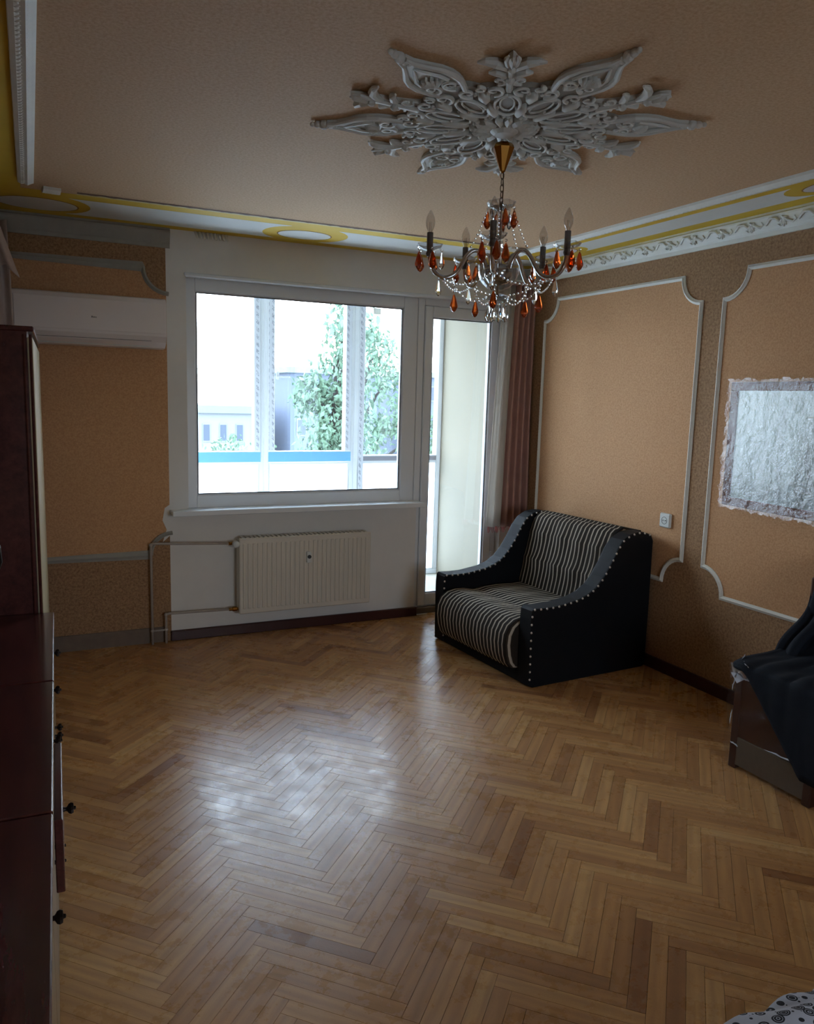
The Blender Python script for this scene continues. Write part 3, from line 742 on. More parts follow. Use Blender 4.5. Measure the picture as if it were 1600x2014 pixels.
# ------------------------------------------------------------------ socket
so = thing('power_socket', 'white square wall socket between sofa and wall panel edge', 'socket', (0, -1.60, .932))
new_obj('cover_plate', BX(-.022, 0, -.043, .043, -.043, .043, bev=.006), m_socket, so)
bm = B(); lathe(bm, [(.021, -.001), (.023, 0), (.021, .001), (.019, -.010), (0, -.010)], 20); xform(bm, Matrix.Translation((-.0225, 0, 0)) @ Matrix.Rotation(-PI/2, 4, 'Y')); w_ = new_obj('socket_well', bm, mat('socket_shadow_grey', (92, 96, 100), .5), so)
bm = B(); tube(bm, [(-.024, -.009, 0), (-.019, -.009, 0)], .0028, 8); tube(bm, [(-.024, .009, 0), (-.019, .009, 0)], .0028, 8); new_obj('contact_hole', bm, m_black, w_)

# ------------------------------------------------------------------ ceiling rosette
RC = (-1.876, -2.605, H)
ros = thing('ceiling_rosette', 'large twelve-armed white plaster rosette around the chandelier hook', 'ceiling rosette', RC)
def tubz(bm, pts, rad, z=-.02, seg=6): tube(bm, [(x, y, z) for x, y in pts], rad, seg)
def spiral(cx, cy, r, a0, turns, sgn=1, n=16):
    return [(cx+r*(1-.8*k/n)*math.cos(a0+sgn*turns*2*PI*k/n), cy+r*(1-.8*k/n)*math.sin(a0+sgn*turns*2*PI*k/n)) for k in range(n+1)]
def leaf(bm, x, y, ang, ln, wd, z0, z1, curl=.0):
    c, s = math.cos(ang), math.sin(ang)
    out_ = [(0, 0), (.25, .8), (.55, 1), (.85, .55), (1.0, 0), (.85, -.55), (.55, -1), (.25, -.8)]
    rim = [bm.verts.new((x+c*u*ln-s*v_*wd, y+s*u*ln+c*v_*wd, z0)) for u, v_ in out_]
    ed = [bm.verts.new((x+c*u*ln-s*v_*wd*.9, y+s*u*ln+c*v_*wd*.9, z0+(z1-z0)*.6)) for u, v_ in out_]
    rid = [bm.verts.new((x+c*u*ln, y+s*u*ln, z1)) for u in (.2, .55, .85)]
    n = 8
    for i in range(n): bm.faces.new((rim[i], rim[(i+1) % n], ed[(i+1) % n], ed[i]))
    a, b, d = rid
    for t in ((ed[0], ed[1], a), (ed[1], ed[2], b, a), (ed[2], ed[3], d, b), (ed[3], ed[4], d), (ed[4], ed[5], d), (ed[5], ed[6], b, d), (ed[6], ed[7], a, b), (ed[7], ed[0], a)): bm.faces.new(t)
# core plate with scalloped edge and recesses
bm = B(); n = 96
poly = []
for k in range(n):
    a = 2*PI*k/n; r = .375+.030*math.cos(6*a+PI)+.014*math.cos(12*a)+.006*math.cos(36*a); poly.append((r*math.cos(a), r*math.sin(a)))
vs = prism(bm, poly, -.016, 0); new_obj('core_plate', bm, mat('recess_shade_plaster', (150, 144, 134), .7, var=.06), ros)  # darker than the ridges: shade of the recesses painted into the plate
bm = B()
for k in range(12):
    a = k*PI/6; c, s = math.cos(a), math.sin(a)
    T = lambda u, v_: (c*u-s*v_, s*u+c*v_)
    # petal loop
    pts = [T(.225+.085*math.cos(t), .042*math.sin(t)) for t in [2*PI*i/16 for i in range(17)]]
    tubz(bm, pts, .0055, -.024); tubz(bm, [T(.225+.060*math.cos(t), .024*math.sin(t)) for t in [2*PI*i/14 for i in range(15)]], .004, -.019); 
    tubz(bm, [T(*p) for p in spiral(.335, .045, .032, PI, 1.2, 1)], [.0075-.0003*i for i in range(17)], -.021)
    tubz(bm, [T(*p) for p in spiral(.335, -.045, .032, PI, 1.2, -1)], [.009-.0004*i for i in range(17)], -.021)
    a2 = a+PI/12; c2, s2 = math.cos(a2), math.sin(a2); T2 = lambda u, v_: (c2*u-s2*v_, s2*u+c2*v_)
    leaf(bm, *T2(.13, 0), a2, .10, .020, -.016, -.038)
    leaf(bm, *T2(.255, 0), a2, .075, .020, -.016, -.036)
    tubz(bm, [T2(*p) for p in spiral(.36, .0, .022, 0, 1.1, 1)], [.007-.0003*i for i in range(17)], -.021)
    for rr, sz in ((.115, .010), (.325, .008), (.20, .007)):
        bmesh.ops.create_icosphere(bm, subdivisions=1, radius=sz, matrix=Matrix.Translation((*T2(rr, .022), -.022))); bmesh.ops.create_icosphere(bm, subdivisions=1, radius=sz, matrix=Matrix.Translation((*T2(rr, -.022), -.022)))
new_obj('scroll_relief', bm, m_plaster, ros, smooth=True)
bm = B()
for k in range(16):
    a = 2*PI*k/16; leaf(bm, .045*math.cos(a), .045*math.sin(a), a, .075, .015, -.016, -.042)
lathe(bm, [(0, -.05), (.035, -.048), (.05, -.036), (.055, -.016)], 20); new_obj('centre_flower', bm, m_plaster, ros)
# long teardrop arm
def long_arm():
    bm = B()
    half = [(.36, .050), (.40, .066), (.44, .078), (.48, .078), (.52, .066), (.56, .040), (.60, .018), (.635, .013)]
    poly = half+[(u, -v_) for u, v_ in half[::-1]]
    prism(bm, poly, -.014, 0)
    for sg in (1, -1):
        tubz(bm, [(u, sg*v_) for u, v_ in half], [.010, .011, .011, .011, .010, .009, .008, .006], -.016, 8)
        tubz(bm, spiral(.42, sg*.034, .030, PI if sg > 0 else PI, 1.25, sg), [.0085-.0004*i for i in range(17)], -.02)
        tubz(bm, [(.46, sg*.05), (.50, sg*.042), (.54, sg*.02), (.575, .0)], [.006, .007, .006, .003], -.02)
    for i in range(6): leaf(bm, .445, 0, math.radians(-50+20*i), .055, .009, -.014, -.034)
    for u, r in ((.60, .011), (.622, .014), (.648, .018), (.672, .013), (.690, .009)):
        bmesh.ops.create_icosphere(bm, subdivisions=2, radius=r, matrix=Matrix.Translation((u, 0, -.011)) @ Matrix.Diagonal((1.1, .9, 1, 1)))
    return bm
def short_arm():
    bm = B()
    poly = [(.34, .045), (.40, .022), (.46, .014), (.50, .012), (.50, -.012), (.46, -.014), (.40, -.022), (.34, -.045)]
    prism(bm, poly, -.014, 0)
    tubz(bm, [(.34, 0), (.52, 0)], [.012, .007], -.018)
    leaf(bm, .515, 0, 0, .070, .014, -.004, -.034)
    for sg in (1, -1):
        tubz(bm, [(.478, sg*.004), (.505, sg*.022), (.528, sg*.048), (.536, sg*.078), (.530, sg*.100)], [.009, .014, .016, .011, .004], -.014, 8)
        tubz(bm, [(.425, sg*.006), (.445, sg*.024), (.458, sg*.046), (.455, sg*.066)], [.009, .013, .012, .004], -.013, 8)
        tubz(bm, [(.50, sg*.003), (.53, sg*.012), (.56, sg*.018), (.582, sg*.012)], [.006, .010, .008, .003], -.018, 8)
        tubz(bm, spiral(.40, sg*.034, .024, PI, 1.1, sg, 12), [.007-.0004*i for i in range(13)], -.016)
    for u in (.512, .43): bmesh.ops.create_icosphere(bm, subdivisions=2, radius=.014, matrix=Matrix.Translation((u, 0, -.026)))
    return bm
la = sa = None
for k in range(6):
    if la is None:
        la = new_obj('long_arm', long_arm(), m_plaster, ros, smooth=False); sa = new_obj('short_arm', short_arm(), m_plaster, ros)
        a, b = la, sa
    else:
        a = la.copy(); b = sa.copy(); COL.objects.link(a); COL.objects.link(b); a.parent = ros; b.parent = ros
    a.rotation_euler = (0, 0, math.radians(30+60*k)); b.rotation_euler = (0, 0, math.radians(60*k))

# ------------------------------------------------------------------ chandelier
CX, CY = -1.83, -2.53
ch = thing('chandelier', 'five-arm glass chandelier with amber and clear pendants', 'chandelier', (CX, CY, 0))
bm = B(); lathe(bm, [(0, 2.552), (.030, 2.552), (.036, 2.545), (.040, 2.535), (.010, 2.455), (.004, 2.448), (0, 2.447)], 8); new_obj('canopy', bm, m_brass, ch)
bm = B()
z = 2.452; k = 0
while z > 2.345:
    a = (k % 2)*PI/2; pts = []
    for i in range(14):
        t = 2*PI*i/14; u = .0065*math.cos(t); v_ = .014*math.sin(t); pts.append((u*math.cos(a), u*math.sin(a), z-.012+v_))
    tube(bm, pts, .0016, 5, closed=True); z -= .0225; k += 1
tube(bm, [(.004, .003, 2.45), (.007, 0, 2.40), (.003, -.003, 2.34)], .0015, 5)
new_obj('chain', bm, m_chain, ch, smooth=True)
def dish(R, hgt, thick=.0025, petals=8, seg=32):
    b = B(); wob = lambda a, z_: .09*math.cos(petals*a) if z_ > hgt*.5 else 0
    lathe(b, [(.010, 0), (R*.55, hgt*.15), (R*.88, hgt*.55), (R, hgt), (R-.002, hgt+thick), (R*.86, hgt*.55+thick), (R*.53, hgt*.15+thick), (.010, thick)], seg, wob=wob)
    return b
bm = dish(.052, .030, petals=8); xform(bm, Matrix.Translation((0, 0, 2.315))); new_obj('crown_dish', bm, m_dish, ch, smooth=True)
bm = B(); lathe(bm, [(.006, 2.345), (.012, 2.33), (.010, 2.31), (.016, 2.28), (.020, 2.25), (.012, 2.22), (.014, 2.19), (.022, 2.165), (.012, 2.14), (.014, 2.11), (.018, 2.095), (0, 2.09)], 16)
new_obj('stem', bm, m_glass, ch, smooth=True)
bm = B(); tube(bm, [(0, 0, 2.35), (0, 0, 2.0)], .004, 6); new_obj('rod', bm, m_silver, ch)
bm = B(); lathe(bm, [(.02, 2.03), (.045, 2.04), (.066, 2.06), (.077, 2.09), (.080, 2.118), (.077, 2.118), (.074, 2.092), (.063, 2.064), (.043, 2.044), (.02, 2.034)], 28); new_obj('glass_bowl', bm, m_dish, ch, smooth=True)
bm = B(); lathe(bm, [(0, 2.045), (.035, 2.055), (.05, 2.075), (.056, 2.10), (.045, 2.118), (.02, 2.125), (0, 2.126)], 20); new_obj('hub', bm, m_silver, ch, smooth=True)
bm = dish(.045, -.018, petals=8); xform(bm, Matrix.Translation((0, 0, 2.015))); new_obj('lower_dish', bm, m_dish, ch, smooth=True)
def drop(R, Lg, seg=6):
    R *= 1.3; Lg *= 1.35; b = B(); lathe(b, [(0, 0), (R*.35, -Lg*.12), (R*.95, -Lg*.62), (R, -Lg*.72), (R*.55, -Lg*.92), (0, -Lg)], seg); return b
def mesh_of(bm, m, name, smooth=False):
    bmesh.ops.recalc_face_normals(bm, faces=bm.faces)
    for f in bm.faces: f.smooth = smooth
    me = bpy.data.meshes.new(name); bm.to_mesh(me); bm.free(); me.materials.append(m); return me
me_amber = mesh_of(drop(.0115, .050), m_amber, 'pendant'); me_clear = mesh_of(drop(.009, .046), m_glass, 'pendant'); me_amber_s = mesh_of(drop(.008, .036), m_amber, 'pendant')
b_ = B(); bmesh.ops.create_icosphere(b_, subdivisions=1, radius=.0058); me_bead = mesh_of(b_, m_glass, 'bead')
def pendant(parent, me, p, lab, bead=True):
    o = bpy.data.objects.new('pendant', me); COL.objects.link(o); o.parent = parent; o.location = p; o.rotation_euler = (0, 0, random.uniform(0, PI)); o['label'] = lab
    if bead:
        q = bpy.data.objects.new('bead', me_bead); COL.objects.link(q); q.parent = parent; q.location = (p[0], p[1], p[2]+.006)
def beads(parent, pts, r=.0055, gap=.0165):
    bm = B(); pts = [Vector(p) for p in pts]; tube(bm, pts, .0006, 4)
    relief_beads(bm, pts, gap, lambda p, t: bmesh.ops.create_icosphere(bm, subdivisions=1, radius=r*random.uniform(.8, 1.1), matrix=Matrix.Translation(p)))
    return new_obj('bead_string', bm, m_glass, parent, smooth=True)
def sag(a, b, s, n=10):
    a, b = Vector(a), Vector(b); return [a.lerp(b, i/n)-Vector((0, 0, 4*s*(i/n)*(1-i/n))) for i in range(n+1)]
for i in range(6):
    a = 2*PI*i/6+.3; pendant(ch, me_amber if i % 3 else me_clear, (.050*math.cos(a), .050*math.sin(a), 2.318), 'amber drop on the crown dish' if i % 3 else 'clear drop on the crown dish')
for i in range(8):
    a = 2*PI*i/8; pendant(ch, me_clear, (.036*math.cos(a), .036*math.sin(a), 1.975), 'clear drop under the bowl')
cam_dir = math.atan2(CAM_POS[1]-CY, CAM_POS[0]-CX)
tips = []
for i in range(5):
    a = cam_dir + math.radians(-5) + 2*PI*i/5
    arm = thing('arm', '', '')
    for k_ in ('label', 'category'): del arm[k_]
    bpy.data.objects.remove(arm)
    c, s = math.cos(a), math.sin(a)
    key = [(.045, 2.10), (.055, 2.135), (.075, 2.165), (.100, 2.168), (.125, 2.145), (.145, 2.11), (.170, 2.078), (.205, 2.067), (.238, 2.082), (.256, 2.115), (.262, 2.150)]
    fine = []
    for q in range(len(key)-1):
        p0_, p1_, p2_, p3_ = key[max(0, q-1)], key[q], key[q+1], key[min(len(key)-1, q+2)]
        for e_ in range(4):
            t_ = e_/4; fine.append(tuple(.5*((2*p1_[m_]) + (-p0_[m_]+p2_[m_])*t_ + (2*p0_[m_]-5*p1_[m_]+4*p2_[m_]-p3_[m_])*t_*t_ + (-p0_[m_]+3*p1_[m_]-3*p2_[m_]+p3_[m_])*t_**3) for m_ in (0, 1)))
    fine.append(key[-1])
    bm = B(); tube(bm, [(c*r, s*r, z) for r, z in fine], .0082, 10); arm = new_obj('arm', bm, m_silver, ch, smooth=True)
    bm = dish(.047, .022, petals=8, seg=24); xform(bm, Matrix.Translation((c*.262, s*.262, 2.160))); new_obj('drip_pan', bm, m_dish, arm, smooth=True)
    bm = B(); lathe(bm, [(0, 2.138), (.011, 2.140), (.014, 2.150), (.0105, 2.162), (.0115, 2.166), (.0115, 2.225), (0, 2.226)], 14, center=(c*.262, s*.262, 0)); new_obj('candle_tube', bm, m_tube, arm, smooth=False)
    bm = B(); lathe(bm, [(.007, 2.224), (.009, 2.232), (.0155, 2.248), (.0175, 2.262), (.015, 2.278), (.009, 2.292), (.003, 2.303), (0, 2.306)], 16, center=(c*.262, s*.262, 0)); new_obj('bulb', bm, m_bulb, arm, smooth=True)
    bm = B(); tube(bm, [(c*.262-.003, s*.262, 2.226), (c*.262-.004, s*.262, 2.262), (c*.262+.004, s*.262, 2.262), (c*.262+.003, s*.262, 2.226)], .0006, 4); new_obj('filament', bm, m_chain, arm)
    for j in range(5):
        b = a + 2*PI*j/5 + .4; pendant(arm, me_amber if j != 2 else me_clear, (c*.262+.045*math.cos(b), s*.262+.045*math.sin(b), 2.155), 'amber drop on the drip pan' if j != 2 else 'clear drop on the drip pan')
    pendant(arm, me_clear, (c*.225, s*.225, 2.060), 'clear drop under the arm'); pendant(arm, me_amber, (c*.165, s*.165, 2.010), 'amber drop under the arm')
    beads(arm, [(c*.165, s*.165, 2.075), (c*.165, s*.165, 2.015)])
    beads(arm, sag((c*.05, s*.05, 2.318), (c*.11, s*.11, 2.178), .010))
    beads(arm, sag((c*.185, s*.185, 2.066), (c*.042, s*.042, 2.004), .045, 12))
    a2 = a+2*PI/5
    beads(arm, sag((c*.215, s*.215, 2.066), (math.cos(a2)*.215, math.sin(a2)*.215, 2.066), .035, 14))

# ------------------------------------------------------------------ sofa
SF = thing('sofa', 'small striped two-seat sofa with black leatherette arms in the corner', 'sofa', (-.934, -1.597, 0), math.radians(4)); SF.scale = (.955, 1, 1)
SW = 1.04
armp = [(.03, .0), (.0, .012), (-.004, .20), (-.006, .40), (-.002, .452), (.012, .466), (.10, .462), (.19, .464), (.34, .484), (.42, .508), (.485, .545), (.54, .60), (.60, .685), (.645, .762), (.69, .815), (.75, .845), (.82, .856), (.88, .850), (.93, .832), (.948, .80), (.952, .40), (.950, .012), (.93, 0)]
def sofa_arm(y0, y1):
    bm = B(); n = len(armp); cx, cz = .5, .3
    secs = []
    for y, k in ((y0, .985), (y0+.008, 1.0), (y1-.008, 1.0), (y1, .985)):
        secs.append([bm.verts.new((cx+(x-cx)*k, y, max(0, cz+(z-cz)*k) if k == 1 else max(.004, cz+(z-cz)*k))) for x, z in armp])
    for a, b in zip(secs[:-1], secs[1:]):
        for i in range(n): bm.faces.new((a[i], a[(i+1) % n], b[(i+1) % n], b[i]))
    bm.faces.new(secs[0][::-1]); bm.faces.new(secs[-1]); return bm
arms = [new_obj('armrest', sofa_arm(0, .115), m_leather, SF), new_obj('armrest', sofa_arm(SW-.115, SW), m_leather, SF)]
# studs along the armrest edges
b_ = B(); bmesh.ops.create_icosphere(b_, subdivisions=1, radius=.0075, matrix=Matrix.Diagonal((1, .8, 1, 1))); me_stud = mesh_of(b_, m_stud, 'stud', True)
edge = [Vector((x, 0, z)) for x, z in armp[1:19]]
def place_studs(arm, y, edge_pts, step, off):
    def f(p, t):
        q = bpy.data.objects.new('stud', me_stud); COL.objects.link(q); q.parent = arm; q.location = (p.x+off[0]*0, y, p.z-.004)
    relief_beads(B(), edge_pts, step, f)
place_studs(arms[0], -.001, edge, .046, (0, 0)); place_studs(arms[1], SW-.115-.001, edge, .046, (0, 0)); 
def stripe_obj(name, bm, parent): 
    return new_obj(name, bm, m_stripe, parent, smooth=True)
def padded(prof, y0, y1, n, disp, name, edge_drop=.02):
    """closed profile swept in y, UV.x = y; disp(x,z,y,i)->offset along profile normal"""
    bm = B(); m_ = len(prof); rings = []
    cx = sum(p[0] for p in prof)/m_; cz = sum(p[1] for p in prof)/m_
    ys = [y0] + [y0+.006+(y1-y0-.012)*k/(n-1) for k in range(n)] + [y1]
    for yi, y in enumerate(ys):
        e = min(y-y0, y1-y); k = 1-.10*max(0, 1-e/.035)**2
        ring = []
        for i, (x, z) in enumerate(prof):
            a, b = prof[i-1], prof[(i+1) % m_]; t = Vector((b[0]-a[0], b[1]-a[1])); nn = Vector((t.y, -t.x)).normalized() if t.length else Vector((0, 0))
            d = disp(x, z, y, i); ring.append(bm.verts.new((cx+(x-cx)*k+nn.x*d, y, cz+(z-cz)*k+nn.y*d)))
        rings.append(ring)
    for a, b in zip(rings[:-1], rings[1:]):
        for i in range(m_): bm.faces.new((a[i], b[i], b[(i+1) % m_], a[(i+1) % m_]))
    bm.faces.new(rings[0]); bm.faces.new(rings[-1][::-1])
    uvl = bm.loops.layers.uv.new('UVMap')
    for f in bm.faces:
        for lp in f.loops: lp[uvl].uv = (lp.vert.co.y, lp.vert.co.z)
    return bm
def resample(pts, step):
    out_ = []
    n = len(pts)
    for i in range(n):
        a = Vector(pts[i]); b = Vector(pts[(i+1) % n]); k = max(1, int((b-a).length/step))
        for j in range(k): out_.append(tuple(a.lerp(b, j/k)))
    return out_
# profile orientation chosen so that the normal (t.y,-t.x) points outward
seat_prof = [(.66, .12), (.66, .375), (.55, .372), (.40, .376), (.30, .372), (.24, .360), (.20, .360), (.12, .376), (.05, .378), (-.01, .366), (-.055, .335), (-.082, .285), (-.088, .225), (-.078, .16), (-.06, .11), (-.035, .082), (.0, .075), (.05, .08), (.05, .12)][::-1]
sp_ = resample(seat_prof, .03)
seat = new_obj('seat_cushion', padded(sp_, .118, SW-.118, 60, lambda x, z, y, i: .003*math.sin(2*PI*y/.0372), 'seat'), m_stripe, SF, smooth=True)
back_prof = [(.90, .30), (.92, .82), (.88, .855), (.82, .868), (.77, .862), (.735, .835), (.715, .79), (.70, .73), (.678, .65), (.655, .55), (.635, .46), (.615, .38), (.62, .30)]
bp_ = resample(back_prof[::-1], .025)
btn = [(y, z) for z in (.73, .545) for y in (.235, .405, .575, .745+.03)]
def bd(x, z, y, i):
    if x > .80: return 0
    d = .010
    for by, bz in btn:
        q = ((y-by)/.055)**2+((z-bz)/.055)**2; d -= .014*math.exp(-q)
    d -= .005*math.exp(-((z-.73)/.02)**2)+.007*math.exp(-((z-.545)/.02)**2)
    return d+.002*math.sin(2*PI*y/.0372)
back = new_obj('backrest', padded(bp_, .118, SW-.118, 70, bd, 'back'), m_stripe, SF, smooth=True)
b_ = B(); bmesh.ops.create_icosphere(b_, subdivisions=2, radius=.012, matrix=Matrix.Diagonal((.6, 1, 1, 1))); me_btn = mesh_of(b_, m_button, 'button', True)
def bx_at(z): # front x of back profile
    P_ = [(p[0], p[1]) for p in back_prof[5:12]]
    for (xa, za), (xb, zb) in zip(P_[:-1], P_[1:]):
        if zb <= z <= za: return xb+(xa-xb)*(z-zb)/(za-zb)
    return .65
for by, bz in btn:
    q = bpy.data.objects.new('button', me_btn); COL.objects.link(q); q.parent = back; q.location = (bx_at(bz)+.012, by, bz)
bm = B(); box(bm, .03, .66, .116, SW-.116, .0, .11); box(bm, .012, .03, .116, SW-.116, .004, .20, .003); new_obj('plinth', bm, m_leather, SF)
new_obj('back_board', BX(.915, .945, .10, SW-.10, .01, .845, bev=.004), m_leather, SF)
new_obj('piping', (lambda b: (tube(b, [(.62, .118, .385), (.655, .118, .55), (.70, .118, .73), (.74, .118, .84), (.80, .118, .868)], .005, 6), b)[1])(B()), m_leather, SF)

# ------------------------------------------------------------------ curtain at the right
cu = thing('curtain', 'mauve brown curtain with pale lining and pink fringe beside the balcony door', 'curtain', (0, 0, 0))
def curt(x0t, x1t, x0b, x1b, z0, z1, folds, amp, y0, ph=0, nx=80, nz=16, bulge=.01):
    bm = B()
    def fn(u, w_):
        z = z1+(z0-z1)*w_; x = (x0t+(x1t-x0t)*u)*(1-w_)+(x0b+(x1b-x0b)*u)*w_
        return (x, y0+amp*(.75+.35*w_)*math.sin(u*folds*2*PI+ph+.3*math.sin(3*w_))+bulge*math.sin(w_*PI)+.004*math.sin(u*folds*6*PI), z)
    grid(bm, nx, nz, fn); return bm
solidify(new_obj('drape', curt(-.190, -.015, -.245, -.002, .66, 2.47, 4, .030, -.115), m_curtain, cu, smooth=True), .003)
solidify(new_obj('lining', curt(-.275, -.190, -.345, -.240, .665, 2.47, 1.5, .022, -.105, 1.0, 30), m_sheer, cu, smooth=True), .002)
bm = B(); random.seed(5)
for k in range(64):
    u = k/63; x = -.335+.325*u; y = -.115+.033*math.sin(u*5*2*PI); z = .664
    tube(bm, [(x, y, z), (x+random.uniform(-.004, .004), y-.003, z-.018), (x+random.uniform(-.006, .006), y, z-.036-random.uniform(0, .012))], [.004, .003, .0015], 4)
solid = new_obj('fringe', bm, m_fringe, cu); solid['kind'] = 'stuff'
bm = B(); box(bm, -.34, -.012, -.14, -.085, 2.455, 2.475); new_obj('heading', bm, m_curtain, cu)
rail = thing('curtain_rail', 'short white rail carrying the curtain near the corner', 'curtain rail', (0, 0, 0))
bm = B(); box(bm, -.36, -.008, -.125, -.10, 2.478, 2.495, .003); box(bm, -.30, -.28, -.115, 0, 2.49, 2.50); box(bm, -.06, -.04, -.115, 0, 2.49, 2.50); new_obj('rail', bm, m_white, rail)

# ------------------------------------------------------------------ lace valance and pale curtain at far left
va = thing('lace_curtain', 'beige curtain with scalloped lace valance above the dark wardrobe', 'curtain', (0, 0, 0))
def vfn(u, w_):
    x = XL+.05+(.39)*u; bot = 2.20+.05*abs(math.sin(u*PI*3.0))+.0*u
    if u > .86: bot = 2.19+(1-u)*.3
    z = 2.50+(bot-2.50)*w_; x += -.10*(1-w_)*u
    return (x, -.42+.018*math.sin(u*26)+.01*w_, z)
bm = B(); grid(bm, 60, 12, vfn); solidify(new_obj('valance', bm, m_lace, va, smooth=True), .003)
bm = B(); grid(bm, 60, 8, lambda u, w_: (XL+.05+.34*u+.04*w_*u, -.36+.022*math.sin(u*30), 2.48+(.9-2.48)*w_)); solidify(new_obj('drape', bm, m_lace, va, smooth=True), .003)
bm = B(); tube(bm, [(XL, -.39, 2.50), (XL+.36, -.39, 2.50)], .010, 8); new_obj('rod', bm, m_bronze, va)

# ------------------------------------------------------------------ wall unit on the left
ang = -math.atan(.0258)
def to_unit(d, s):  # d outward from front line, s metres along towards the camera from y=-1.85
    e = Vector((-math.sin(math.atan(.0258)), -math.cos(math.atan(.0258)))); n_ = Vector((math.cos(math.atan(.0258)), -math.sin(math.atan(.0258))))
    p = Vector((-3.38, -1.85))+e*s+n_*d; return (p.x, p.y, 0)
m_front = mat('cream_lacquer_front', (206, 198, 168), .3, var=.05)
m_door = mat('olive_wood_front', (128, 108, 76), .3, var=.15)
b_ = B(); lathe(b_, [(0, 0), (.006, 0), (.0045, .006), (.005, .009), (.011, .013), (.013, .018), (.011, .023), (.0045, .024), (.0035, .028), (0, .029)], 12, wob=lambda a, z_: .12*math.cos(6*a) if z_ > .01 else 0)
xform(b_, Matrix.Rotation(PI/2, 4, 'Y')); me_knob = mesh_of(b_, m_bronze, 'knob')
def knob(parent, x, y, z):
    q = bpy.data.objects.new('knob', me_knob); COL.objects.link(q); q.parent = parent; q.location = (x, y, z)
TOPZ = .75
DEP = .40
def sideboard(i, s0, s1, label, drawer_open=0, knobs=()):
    t = thing('sideboard', label, 'sideboard', to_unit(0, s0), ang, 'low sideboards of the wall unit')
    Ln = s1-s0-.008
    # local: x outward (0 = front line), y from 0 to -Ln
    bm = B(); box(bm, -DEP, -.026, -Ln, 0, .05, TOPZ-.02); box(bm, -DEP+.02, -.05, -Ln+.02, -.02, 0, .05); new_obj('carcass', bm, m_wood_dark, t)
    new_obj('top', BX(-DEP, .0, -Ln, 0, TOPZ-.018, TOPZ, bev=.003), m_wood_dark, t)
    ks = list(knobs)
    for j in range(2):
        y1 = -Ln*j/2-.002; y0 = -Ln*(j+1)/2+.002
        dd = new_obj('door', BX(-.025, -.008, y0, y1, .06, TOPZ-.20, bev=.002), m_door, t)
        xo = drawer_open if j == 1 else 0
        dw = new_obj('drawer', BX(-.025+xo, -.008+xo, y0, y1, TOPZ-.19, TOPZ-.024, bev=.002), m_wood_dark, t)
        knob(dw, -.009+xo, (y0+y1)/2, TOPZ-.105)
        knob(dd, -.009, y0+.035 if j == 0 else y1-.035, .42)
    return t
sideboard(0, 0, .80, 'low dark glossy sideboard farthest along the left wall, right before the wardrobe')
sideboard(1, .80, 1.61, 'middle low dark glossy sideboard with a drawer slightly open', .026)
sideboard(2, 1.61, 2.42, 'nearest low dark glossy sideboard at the bottom left corner of the photo')
wdb = thing('wardrobe', 'tall dark glossy wardrobe against the left wall before the air conditioner', 'wardrobe', to_unit(-.036, -1.35), ang)
bm = B(); WT = 1.845; box(bm, -DEP+.02, -.020, -1.34, 0, .04, WT-.02); box(bm, -DEP+.04, -.05, -1.32, -.02, 0, .04); new_obj('carcass', bm, m_wood_dark, wdb)
new_obj('cornice', BX(-DEP+.02, .004, -1.345, .004, WT-.02, WT, bev=.004), m_wood_dark, wdb)
for j in range(3):
    d_ = new_obj('door', BX(-.019, 0, -1.34+.447*j, -1.34+.447*j+.440, .06, WT-.04, bev=.003), m_front, wdb)
new_obj('corner_strip', (lambda b: (tube(b, [(-.008, -1.342, .05), (-.008, -1.342, WT-.03)], .006, 6), tube(b, [(-.03, -1.344, .05), (-.03, -1.344, WT-.03)], .005, 6), b)[2])(B()), m_wood_dark, wdb)
# dark cabinet edge at the photo's left border, hung on the left wall
wc = thing('wall_cabinet', 'dark glossy hanging cabinet edge with bronze corner bracket at far left', 'cabinet', (XL, -2.9, 1.15))
new_obj('carcass', BX(0, .355, -.55, -.0, .02, .42, bev=.004), m_wood_dark, wc)
new_obj('door', BX(.356, .372, -.55, -.0, .02, .42, bev=.003), m_wood_dark, wc)
bm = B(); tube(bm, [(.372, -.03, .10), (.378, -.03, .07), (.380, -.03, .03), (.372, -.03, .0), (.36, -.03, -.01)], [.004, .008, .009, .006, .003], 8); new_obj('bracket', bm, m_bronze, wc, smooth=True)

# ------------------------------------------------------------------ mirror wrapped in film, right wall
mi = thing('mirror', 'brown framed wall mirror wrapped in crumpled clear film', 'mirror', (0, -2.03, 1.09), math.radians(0))
TH = math.radians(5.0)
mi.rotation_euler = (0, 0, -TH)
# local: y from 0 (far edge) to -.78 , x negative = into room ; rotated so the near edge swings out
MW, MH = .80, .66
bm = B()
box(bm, -.030, -.004, -MW, 0, MH-.045, MH, .004); box(bm, -.030, -.004, -MW, 0, 0, .045, .004); box(bm, -.030, -.004, -.055, 0, .045, MH-.045, .004); box(bm, -.030, -.004, -MW, -MW+.055, .045, MH-.045, .004)
new_obj('frame', bm, mat('brown_mirror_frame', (92, 58, 48), .7, spec=.2), mi)
new_obj('mirror_glass', BX(-.022, -.012, -MW+.05, -.05, .04, MH-.04), m_mirror, mi)
random.seed(21)
def ffn(u, w_):
    y = .012-(MW+.024)*u; z = -.015+(MH+.03)*w_
    e = min(u, 1-u, w_, 1-w_); cr_ = .012*max(0, 1-e/.09)
    x = -.034 - cr_*.6 - .004*math.sin(9*u+4*w_)*math.sin(7*w_-5*u) - .003*math.sin(31*u+17*w_)*math.sin(13*w_) - cr_*random.uniform(-.6, .6)
    return (x, y+cr_*random.uniform(-.7, .7), z+cr_*random.uniform(-.7, .7))
bm = B(); grid(bm, 46, 38, ffn); new_obj('film_wrap', bm, m_film, mi, smooth=True)
